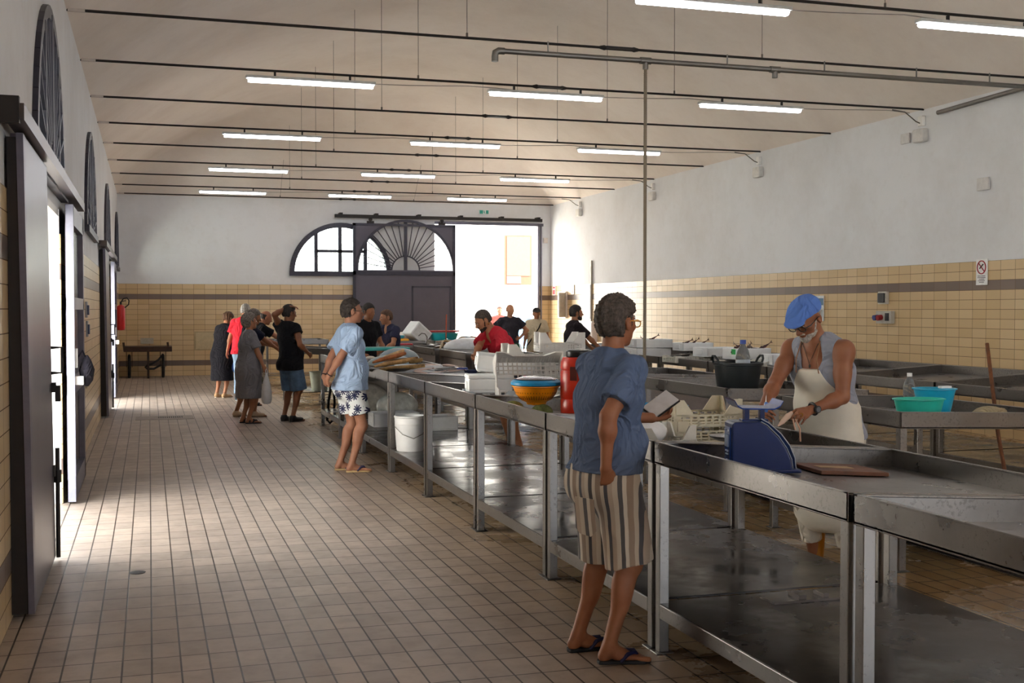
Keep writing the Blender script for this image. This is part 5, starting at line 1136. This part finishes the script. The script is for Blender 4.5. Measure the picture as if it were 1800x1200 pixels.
# ---------------------------------------------------------------- the people
def loc_of(P0,az):   # world point -> that person's own frame
    a=R_(az-90); 
    def f(x,y,z): dx,dy=x-P0[0],y-P0[1]; return (dx*math.cos(a)+dy*math.sin(a),-dx*math.sin(a)+dy*math.cos(a),z)
    return f
PEOPLE=True
H_DK=hairm('#1c1512','#3c322b'); H_GR=hairm('#4a4039','#8f857c'); H_SG=hairm('#2e2621','#5d5149'); H_LG=hairm('#77726d','#b9b4ae'); H_BR=hairm('#4c3323','#6f4f38'); H_WH=hairm('#948e86','#cfcac2'); H_CR=hairm('#0f0b0a','#2b221d')
# man with striped shorts
p0=(2.0,5.02,0); az_=15
w=loc_of(p0,az_)
P=person('person in slate blue T-shirt and striped shorts, back to us, nearest the camera',p0,az_,H=1.69,h=.0052,skin='#a26c4e',fat=1.12,belly=.045,lean=6,head=(14,4,0),
  hands=[w(2.30,5.17,1.08),(.180,-.125,.90)],poles=(None,(.25,-1,.0)),curl=(.55,.9),hdir=(nrm(V(-.2,.9,.15)),V(-.25,.3,-1)),palm=(V(.6,0,1),V(-1,.3,0)),
  feet=[(-.13,-.02),(.12,-.01)],fyaw=(-12,-26),hair=dict(mat=H_SG,vol=.013,amp=.0075,f=160,top=1,bot=-.07),
  top=dict(mat=cloth('#5f7090',bump=.3),o=.018,hem=.935,sleeve=.72,fold=.010,ff=34,slv=1.,st=(1.,1,.7)),
  bottom=dict(mat=stripes([(0,'#cdc2b4'),(.16,'#5c5a5c'),(.30,'#d9cfc2'),(.42,'#a08d7e'),(.60,'#cbbfb0'),(.72,'#55545a'),(.84,'#b9a898')],.165,(1,.75,.06)),len=1.0,o=.026,w=1.25,fold=.010,ff=24),
  shoes=dict(kind='flip',c='flip',strap='#14164a'))
glasses(P,plain('#d88f17',rough=.3))
t=thing('phone','phone in a black flip case held by the striped shorts man','phone',(2.365,5.20,1.145),R_(20)); t.rotation_euler=(R_(35),R_(30),R_(-60))
B().box(-.045,-.08,-.004,.045,.08,.004).build('phone_body',plain('#cfcfd2',rough=.25),t,bevel=.004); B().box(-.05,-.085,-.012,.05,.085,-.005).build('flip_case',plain('#1c1a1a'),t,bevel=.004)
b=B(); b.prism([(-.03,0),(.09,0),(.095,-.14),(.06,-.17),(-.01,-.165),(-.035,-.14)],.004,'xz',0); 
o=b.build('back_pocket',P.bottom['mat'],P.root); o.location=(.07,-.19,.76); o.rotation_euler=(R_(4),0,R_(8))
# vendor
p0=(3.82,6.0,0); az_=205; w=loc_of(p0,az_)
P2=person('vendor in blue flat cap, grey tank top and white apron cleaning a squid',p0,az_,H=1.77,h=.0050,skin='#9b674b',fat=1.1,belly=.03,lean=20,head=(2,36,0),
  hands=[w(3.50,5.72,1.04),w(3.30,5.88,1.05)],poles=((-.45,-1.,-.6),(.8,-.8,-.5)),curl=((.5,.7,.8,.9),.85),hdir=(w(3.28,5.58,1.0)-np.array(w(3.50,5.72,1.05)),w(3.22,5.7,.99)-np.array(w(3.30,5.88,1.05))),palm=(V(.5,.2,-.8),V(-.7,0,-.5)),
  feet=[(-.12,0),(.12,.02)],beard=dict(mat=H_WH,vol=.006),hair=dict(mat=H_LG,kind='sides',bot=-.07),
  top=dict(kind='tank',mat=cloth('#9a9fae',bump=.3),o=.014,hem=.88,fold=.004,ff=30),bottom=dict(name='trousers',mat=cloth('#cfc8ba'),len=1.6,o=.014),shoes=dict(kind='boot',c='boot',high=.22),extra=dict(thumb=((.6,.3,.7),(-.6,.3,.7))),nose=1.15)
glasses(P2,plain('#16130f',rough=.3))
hp=P2.hp; G=Fld(P2.HC-.22,P2.HC+.22,.005)
G.ell(hp(0,-.012,.044),(.091,.112,.083),P2.M,k=0,cuts=[(-P2.hu*.95+P2.hf*.3,float((-P2.hu*.95+P2.hf*.3)@hp(0,.0,.040)))]); G.ell(hp(0,.060,.062),(.072,.070,.030),P2.M,k=.03); G.ell(hp(0,.118,.046),(.064,.050,.009),P2.M,k=.015); G.disp(.0018,60,8)
cap=link('flat_cap',npmesh('flat_cap',*G.mesh()),cloth('#5f86d8',bump=.4),P2.root)
# apron: bib, skirt
def apron(Gd):
    o=.026; Gd.D[...]=.3; P2.torso(Gd,o); Gd.econe(P2.hip-V(0,0,.1),P2.hip+V(0,0,.05),(.20,.155),(.185,.15),V(1,0,0),k=.04); Gd.econe(P2.hip-V(0,0,.05),V(0,.05,.42),(.20,.16),(.20,.13),V(1,0,0),k=.05)
    Gd.econe(P2.waist+V(0,.03,0),P2.hip+V(0,.03,-.06),(.175,.155),(.175,.14),V(1,0,0),k=.05)
G=Fld(P2.lo,P2.hi,.006); apron(G); G.disp(.004,22,2,(1,1,.3))
d2=P2.d2
G.cut(V(0,-1,0)*.9-V(0,0,1)*-.0,-.0+.0); G.cut(d2,float(d2@(P2.chest+d2*.055)))
for e in (-1,1):
    n=nrm(V(e*1.,0,.62)); G.cut(n,float(n@(P2.waist+V(e*.17,0,.06))))
G.cut(V(0,0,-1),-.30)
link('apron',npmesh('apron',*G.mesh()),plain('#e3ddd0',rough=.5,var=.05,scale=5,bump=.3,bscale=25),P2.root)
b=B()
for e in (-1,1):
    a=P2.chest+d2*.05+P2.SX*e*.075+P2.SY*.148; c=P2.neckb+P2.SX*e*.062+P2.SY*.05+P2.d3*.012; m=(a+c)/2+P2.SY*.03; b.tube([tuple(a),tuple(m),tuple(c),tuple(P2.neckb+P2.SX*e*.045-P2.SY*.06+P2.d3*.02)],.0035,6)
b.build('apron_cord',plain('#8c5f3a'),P2.root,True)
b=B(); c=P2.neckb
b.tube([tuple(c+P2.SX*.055-P2.SY*.03+P2.d3*.02),tuple(c+P2.SX*.05+P2.SY*.06),tuple(c+P2.SY*.108-P2.d3*.10),tuple(c-P2.SX*.05+P2.SY*.06),tuple(c-P2.SX*.055-P2.SY*.03+P2.d3*.02)],.0018,5); b.ball(tuple(c+P2.SY*.110-P2.d3*.115),.008,8,6,(.7,.7,1.5)); b.build('necklace',plain('#30241c',rough=.4),P2.root,True)
wr=P2.wri[0]*.88+P2.elb[0]*.12; fd=nrm(P2.wri[0]-P2.elb[0]); u_=nrm(np.cross(fd,V(0,0,1))); v_=np.cross(fd,u_)
b=B(); b.tube(torus_pts(wr,u_,v_,.034,18),.007,6,closed=True); out_=nrm(-u_*1. if (-u_)[0]<u_[0] else u_); b.cyl(tuple(wr+out_*.03),tuple(wr+out_*.045),.021,16); wt=b.build('wristwatch',plain('#17171a',rough=.35),P2.root,True)
b=B(); b.cyl(tuple(wr+out_*.045),tuple(wr+out_*.047),.015,14); b.build('watch_dial',plain('#6d7178',rough=.2),wt)
b=B(); k_=P2.wri[0]+P2.HD[0]*.10; b.tube(torus_pts(k_,nrm(np.cross(P2.HD[0],V(0,0,1))),V(0,0,1),.010,12),.002,5,closed=True); b.build('ring',plain('#d8a53a',rough=.2,metal=1),P2.root,True)
t=thing('squid','pale squid held in the hands of the vendor','squid',(3.27,5.58,1.01)); b=B(); b.tube([(-.045,0,-.035),(-.02,0,-.015),(.02,.01,.015),(.06,.04,.03)],[.004,.013,.017,.010],12); b.build('mantle',plain('#d6b8a4',rough=.25),t,True)
b=B(); b.tube([(.06,.0,.0),(.075,-.02,-.05),(.08,-.02,-.12)],.005,6); b.tube([(.05,.01,.0),(.06,-.0,-.06)],.005,6); b.build('tentacle',plain('#c79a80',rough=.3),t,True)
t=thing('kitchen_knife','small knife with blue handle gripped by the vendor','knife',(3.22,5.70,1.07)); t.rotation_euler=(R_(20),R_(-25),R_(60)); B().box(-.05,-.01,-.008,.04,.01,.008).build('handle',plain('#4a78c8',rough=.4),t,bevel=.003); B().prism([(.04,-.009),(.10,-.003),(.12,.006),(.04,.008)],.002,'xz').build('blade',M_ST,t)
# man in light blue polo, hands behind back
p0=(1.90,11.55,0); az_=12
P3=person('person in pale blue polo and leaf print shorts, hands clasped behind back',p0,az_,H=1.73,h=.0068,skin='#ac7c64',fat=1.06,belly=.03,lean=0,head=(-12,3,0),
  hands=[(-.06,-.29,.86),(.05,-.30,.87)],poles=((-.9,-.6,.2),(.9,-.7,.2)),curl=(.7,.8),hdir=(V(.6,-.1,-.6),V(-.6,-.1,-.6)),palm=(V(0,1,0),V(0,1,0)),feet=[(-.11,-.03),(.10,.02)],fyaw=(-6,-12),
  hair=dict(mat=H_DK,vol=.012,amp=.008,f=120,rec=1),top=dict(kind='polo',mat=cloth('#a9c2e6'),o=.022,hem=.86,sleeve=.75,fold=.006,ff=20,slv=1.4),
  bottom=dict(mat=floral(),len=.70,o=.020,w=1.15,fold=.004),shoes=dict(kind='flip',c='tan',sole='#c8ab7c',strap='#2a2450'))
glasses(P3,plain('#4a4642',rough=.3,metal=.5))
for k_,i in enumerate((0,1)):
    wr=P3.wri[i]*.9+P3.elb[i]*.1; fd=nrm(P3.wri[i]-P3.elb[i]); u_=nrm(np.cross(fd,V(0,0,1))); b=B(); b.tube(torus_pts(wr,u_,np.cross(fd,u_),.031,16),.005,6,closed=True); b.build('bracelet',plain('#2b1f24'),P3.root,True)
tag(B().tube([(0,0,0),(.004,-.01,-.03),(-.006,-.008,-.055)],.004,6).build('car_keys',plain('#b9bcc0',rough=.3,metal=.8),None,True,loc=(1.60,11.47,.82)),'keys dangling from the clasped hands of the man in the pale blue polo','keys')
# man in black, hand on head
P4=person('person in black T-shirt and denim shorts with one hand on his head',(1.93,16.95,0),35,H=1.70,h=.0085,skin='#8a5a3e',lean=-6,fat=1.04,belly=.04,head=(-10,8,0),
  hands=[(.02,-.05,1.645),(.24,.12,.98)],poles=((-.35,-1,-.2),None),curl=(.35,.5),hdir=(V(.8,.5,.0),None),palm=(V(.3,.2,-1),None),hair=dict(mat=H_CR,vol=.010),
  top=dict(mat=cloth('#141216'),o=.026,hem=.80,sleeve=.35,fold=.006,slv=1.1),bottom=dict(mat=plain('#56708f',rough=.9,var=.2,scale=7),len=.98,o=.024,w=1.3),shoes=dict(kind='shoe',c='black'))
# woman grey dress
P5=person('person in long grey dress carrying a white plastic bag, grey curly hair',(1.33,16.85,0),14,H=1.56,h=.0085,skin='#a87455',female=True,fat=1.25,lean=3,belly=.05,head=(4,-6,0),
  hands=[(-.24,.10,.80),(.22,.17,.74)],curl=(.6,1.2),hair=dict(mat=H_GR,vol=.024,amp=.008,f=120,low=0,bot=-.08),top=dict(kind='dress',mat=cloth('#77757a'),o=.018,hem=.5,skirt=.42,sleeve=.75,slv=1.6,fold=.006),shoes=dict(kind='sandal',c='black',strap='#17151a'),feet=[(-.09,-.02),(.09,.02)])
b=B(); vs=[]; b.lathe([(.0,-.44),(.055,-.43),(.075,-.37),(.07,-.25),(.045,-.12),(.012,-.02),(.01,0)],18,sx=1.,sy=.7); t=thing('carrier_bag','thin white carrier bag hanging from the hand of the person in grey dress','bag',(1.56,16.62,.72)); b.build('bag_body',plain('#dcdde2',rough=.3,trans=.25,bump=.8,bscale=14),t,True)
b=B(); b.tube([(-.01,0,-.03),(-.012,0,.03),(0,0,.06),(.012,0,.03),(.01,0,-.03)],.006,6); b.build('bag_handle',plain('#dcdde2',rough=.3),t,True)
# man navy polo green shorts
P6=person('person in navy polo and olive shorts behind the person in grey dress',(1.40,17.85,0),10,H=1.64,h=.0085,skin='#a06c4c',fat=1.08,belly=.05,lean=6,head=(-6,18,0),hands=[(-.05,.40,1.05),(.09,.42,1.02)],curl=(.8,.8),poles=((-.7,-.6,-.4),(.7,-.6,-.4)),
  hair=dict(mat=H_GR,vol=.010),top=dict(kind='polo',mat=cloth('#16182c'),o=.020,hem=.80,sleeve=.72),bottom=dict(mat=cloth('#5d5f47'),len=.85,o=.022,w=1.25),shoes=dict(kind='shoe',c='beige',solec='#8a7660'),feet=[(-.12,-.12),(.12,.12)])
t=tag(B().box(-.04,-.075,-.006,.04,.075,.006).build('phone',plain('#e6dcd0',rough=.3),bevel=.004,loc=(1.93,17.78,1.08),rot=(.5,.2,-1.2)),'pale phone in the hands of the person in the navy polo','phone')
# red shirt grey hair
P7=person('person in bright red shirt and pale jeans with grey hair',(1.58,21.1,0),68,H=1.74,h=.0095,skin='#b27c5c',fat=1.12,belly=.04,lean=8,head=(-12,16,0),hands=[(-.30,.02,.84),(.24,.35,.98)],hair=dict(mat=H_LG,vol=.008),top=dict(mat=cloth('#dd2a3c'),o=.022,hem=.86,sleeve=.72),bottom=dict(name='jeans',mat=cloth('#93aecb'),len=1.9,o=.014,w=1.15),shoes=dict(kind='shoe',c='grey',solec='#c9d3d8'))
# woman black dress
P8=person('person in black dress with a blue bag, leaning in at the left of the group',(1.26,21.9,0),48,H=1.60,h=.0095,skin='#b88262',female=True,fat=1.22,belly=.05,lean=14,head=(-10,26,0),hands=[(-.26,.10,.78),(.24,.18,.76)],hair=dict(mat=H_BR,vol=.018,amp=.006,bun=1),top=dict(kind='dress',mat=cloth('#15151d'),o=.018,hem=.5,skirt=.36,sleeve=.55),shoes=dict(kind='shoe',c='tan',solec='#d5c6b2'))
b=B(); b.ball((0,0,-.14),.12,16,12,(.85,.75,1.15)); t=thing('blue_bag','shiny blue bag held by the person in the black dress','bag',(1.53,21.75,.70)); b.build('bag_body',plain('#1f3f78',rough=.3,bump=.8,bscale=16),t,True); b=B(); b.tube([(-.04,0,-.03),(-.02,0,.06),(.02,0,.06),(.04,0,-.03)],.008,6); b.build('bag_strap',plain('#1f3f78'),t,True)
# bald man reaching over table
w=loc_of((1.85,19.95,0),15)
P9=person('bald person in black T-shirt reaching an arm over the last table',(1.62,19.95,0),12,H=1.66,h=.0095,skin='#a87255',fat=1.15,belly=.06,lean=24,head=(-8,22,0),hands=[(-.12,.52,1.02),(.14,.62,1.03)],curl=(.6,.6),hair=dict(mat=H_DK,kind='sides',bot=-.05),top=dict(mat=cloth('#141318'),o=.022,hem=.82,sleeve=.66),bottom=dict(mat=cloth('#2a2a30'),len=.9,o=.02),shoes=dict(kind='shoe',c='black'))
# vendors behind
P10=person('person with black curly hair bending down behind the blue polo man',(3.0,18.7,0),-38,H=1.70,h=.0095,skin='#a56f50',lean=14,head=(10,34,0),hands=[(-.15,.35,1.0),(.15,.35,1.0)],hair=dict(mat=H_CR,vol=.036,amp=.012,f=130,relax=0,bot=-.05),top=dict(mat=cloth('#20223a'),o=.018,hem=.8),bottom=dict(name='trousers',mat=cloth('#2a2a32'),len=1.8),shoes=dict(kind='shoe',c='black'))
P11=person('person in black T-shirt mostly hidden behind the blue polo man',(3.08,17.3,0),-60,H=1.72,h=.0095,skin='#9c6a4c',lean=4,head=(0,10,0),hands=[(-.22,.2,.95),(.22,.2,.95)],hair=dict(mat=H_CR,vol=.012),top=dict(mat=cloth('#131216'),o=.02,hem=.8),bottom=dict(name='trousers',mat=cloth('#24242a'),len=1.8),shoes=dict(kind='shoe',c='black'))
P12=person('vendor in dark navy T-shirt looking left, forearms on the table',(3.64,18.1,0),-150,H=1.63,h=.0085,skin='#b98465',fat=1.06,lean=10,head=(-18,10,0),hands=[(-.12,.34,.96),(.24,.26,.96)],poles=((-.8,-.4,-.3),(.8,-.4,-.3)),hair=dict(mat=H_BR,vol=.008),top=dict(mat=cloth('#33344c'),o=.020,hem=.8,vneck=1),bottom=dict(name='trousers',mat=cloth('#2b2b35'),len=1.8),shoes=dict(kind='shoe',c='black'))
# red shirt man working
p0=(4.0,12.95,0); w=loc_of(p0,-165)
P13=person('bearded vendor in red T-shirt with an earring bending over his table',p0,-165,H=1.74,h=.0068,skin='#b5805f',lean=34,head=(-8,32,0),neckf=1.05,
  hands=[w(3.62,12.62,.98),w(3.40,12.55,1.0)],poles=((-.9,-.3,.0),(.9,-.3,.2)),curl=(.8,.8),hair=dict(mat=H_SG,vol=.004,amp=.0006,bot=-.05),beard=dict(mat=H_DK,vol=.005),top=dict(mat=cloth('#cf2f3f'),o=.020,hem=.82,sleeve=.8,fold=.007,ff=22,slv=1.4,vneck=1),bottom=dict(mat=cloth('#3b3a44'),len=.85,o=.02),shoes=dict(kind='flip',c='black',strap='#20222a'))
b=B(); b.tube(torus_pts(P13.hp(-.088,-.008,-.05),P13.hf,P13.hu,.009,12),.003,5,closed=True); b.build('earring',plain('#e0b050',rough=.2,metal=1),P13.root,True)
P14=person('bald person in black T-shirt with green apron waist, hands on hips',(6.95,22.6,0),-96,H=1.74,h=.0095,skin='#c08a68',fat=1.05,belly=.03,head=(10,6,0),hands=[(-.19,.08,1.03),(.19,.08,1.03)],poles=((-1,-.2,0),(1,-.2,0)),hdir=(V(.5,.6,-.2),V(-.5,.6,-.2)),palm=(V(1,0,0),V(-1,0,0)),hair=dict(mat=H_SG,kind='sides',bot=-.05),top=dict(mat=cloth('#36343c'),o=.02,hem=.98,slv=1.3),bottom=dict(name='green_apron',mat=cloth('#2f6d55'),len=1.3,o=.03,w=1.3),shoes=dict(kind='shoe',c='black'))
P15=person('person in beige shirt and dark cap with a black shoulder strap',(7.85,23.6,0),-100,H=1.66,h=.0095,skin='#b07a58',fat=1.15,belly=.05,head=(0,4,0),hands=[(-.27,.05,.84),(.27,.05,.84)],hair=dict(mat=H_DK,vol=.006),top=dict(kind='polo',mat=cloth('#cfc0a4'),o=.024,hem=.78,sleeve=.8,slv=1.4),bottom=dict(name='trousers',mat=cloth('#6b6558'),len=1.8),shoes=dict(kind='shoe',c='black'))
G=Fld(P15.HC-.2,P15.HC+.2,.007); G.ell(P15.hp(0,-.01,.045),(.087,.106,.085),P15.M,k=0,cuts=[(-P15.hu,-float(P15.hu@P15.hp(0,0,.04)))]); G.ell(P15.hp(0,.11,.045),(.06,.06,.01),P15.M,k=.01)
link('baseball_cap',npmesh('baseball_cap',*G.mesh()),cloth('#33302e'),P15.root)
B().tube([tuple(P15.sh[0]+V(.04,.03,.06)),tuple(P15.chest+V(-.03,.165,.03)),tuple(P15.hip+V(.19,.14,.04)),tuple(P15.hip+V(.2,.0,.0))],.013,6).build('shoulder_strap',cloth('#1d1a1b'),P15.root,True)
P16=person('person in pale pink top standing in the glare outside the back doorway',(9.3,31.2,0),-110,H=1.72,h=.0105,skin='#9c6a50',head=(10,0,0),hair=dict(mat=H_BR,vol=.008),top=dict(mat=cloth('#a05048'),o=.02,hem=.8),bottom=dict(name='trousers',mat=cloth('#c9c0b8'),len=1.8),shoes=dict(kind='shoe',c='black'))
P17=person('bearded person in black polo facing the right wall',(6.28,17.2,0),2,H=1.70,h=.0085,skin='#ab7858',lean=9,head=(-4,2,0),hands=[(-.1,.42,.98),(.14,.44,1.0)],poles=((-.7,-.6,-.4),(.7,-.6,-.4)),hair=dict(mat=H_DK,vol=.010),beard=dict(mat=H_DK,vol=.007),top=dict(kind='polo',mat=cloth('#2b2327'),o=.020,hem=.82,sleeve=.8,fold=.005),bottom=dict(name='trousers',mat=cloth('#33343c'),len=1.8),shoes=dict(kind='shoe',c='black'))
# ---------------------------------------------------------------- camera and light
cam=bpy.data.cameras.new('camera'); co=bpy.data.objects.new('camera',cam); COL.objects.link(co); SC.camera=co
cam.sensor_width=36.; cam.lens=36*2060/1800.; co.location=(0,0,1.6); co.rotation_euler=(R_(90-1.557),0,R_(-17.208)); cam.clip_end=300
W=bpy.data.worlds.new('sky'); SC.world=W; W.use_nodes=True; bg=W.node_tree.nodes['Background']; bg.inputs[0].default_value=(.86,.93,1.,1); bg.inputs[1].default_value=WORLD
s=bpy.data.lights.new('sun','SUN'); s.energy=SUN; s.angle=R_(1); s.color=(1,.95,.87); so=bpy.data.objects.new('sun',s); COL.objects.link(so)
so.rotation_euler=Vector((-.42,.5,-.8)).to_track_quat('-Z','Y').to_euler()
def portal(loc,rot,w,h):
    l=bpy.data.lights.new('daylight_portal','AREA'); l.shape='RECTANGLE'; l.size=w; l.size_y=h; l.cycles.is_portal=True
    o=bpy.data.objects.new('daylight_portal',l); COL.objects.link(o); o.location=loc; o.rotation_euler=rot
for a,c in DOORS: portal((XL-.46,(a+c)/2,1.2),(0,R_(-90),0),2.4,c-a)
for c in LUN: portal((XL-.46,c,3.1),(0,R_(-90),0),1.4,2.6)
portal(((BX0+BX1)/2,YB+.46,1.93),(R_(-90),0,0),BX1-BX0,3.86); portal((BLX,YB+.46,3.1),(R_(-90),0,0),2.5,1.3)
for c in (8.,): portal((c,YR-.41,1.93),(R_(90),0,0),2.8,3.86)
SC.view_settings.view_transform='Standard'; SC.view_settings.look='None'; SC.view_settings.gamma=1.; SC.view_settings.exposure=EXPO
SC.cycles.use_denoising=True; SC.cycles.max_bounces=8; SC.cycles.diffuse_bounces=5; SC.cycles.glossy_bounces=4; SC.cycles.transmission_bounces=4; SC.cycles.transparent_max_bounces=8
SC.cycles.sample_clamp_indirect=12.; SC.cycles.caustics_reflective=False; SC.cycles.caustics_refractive=False
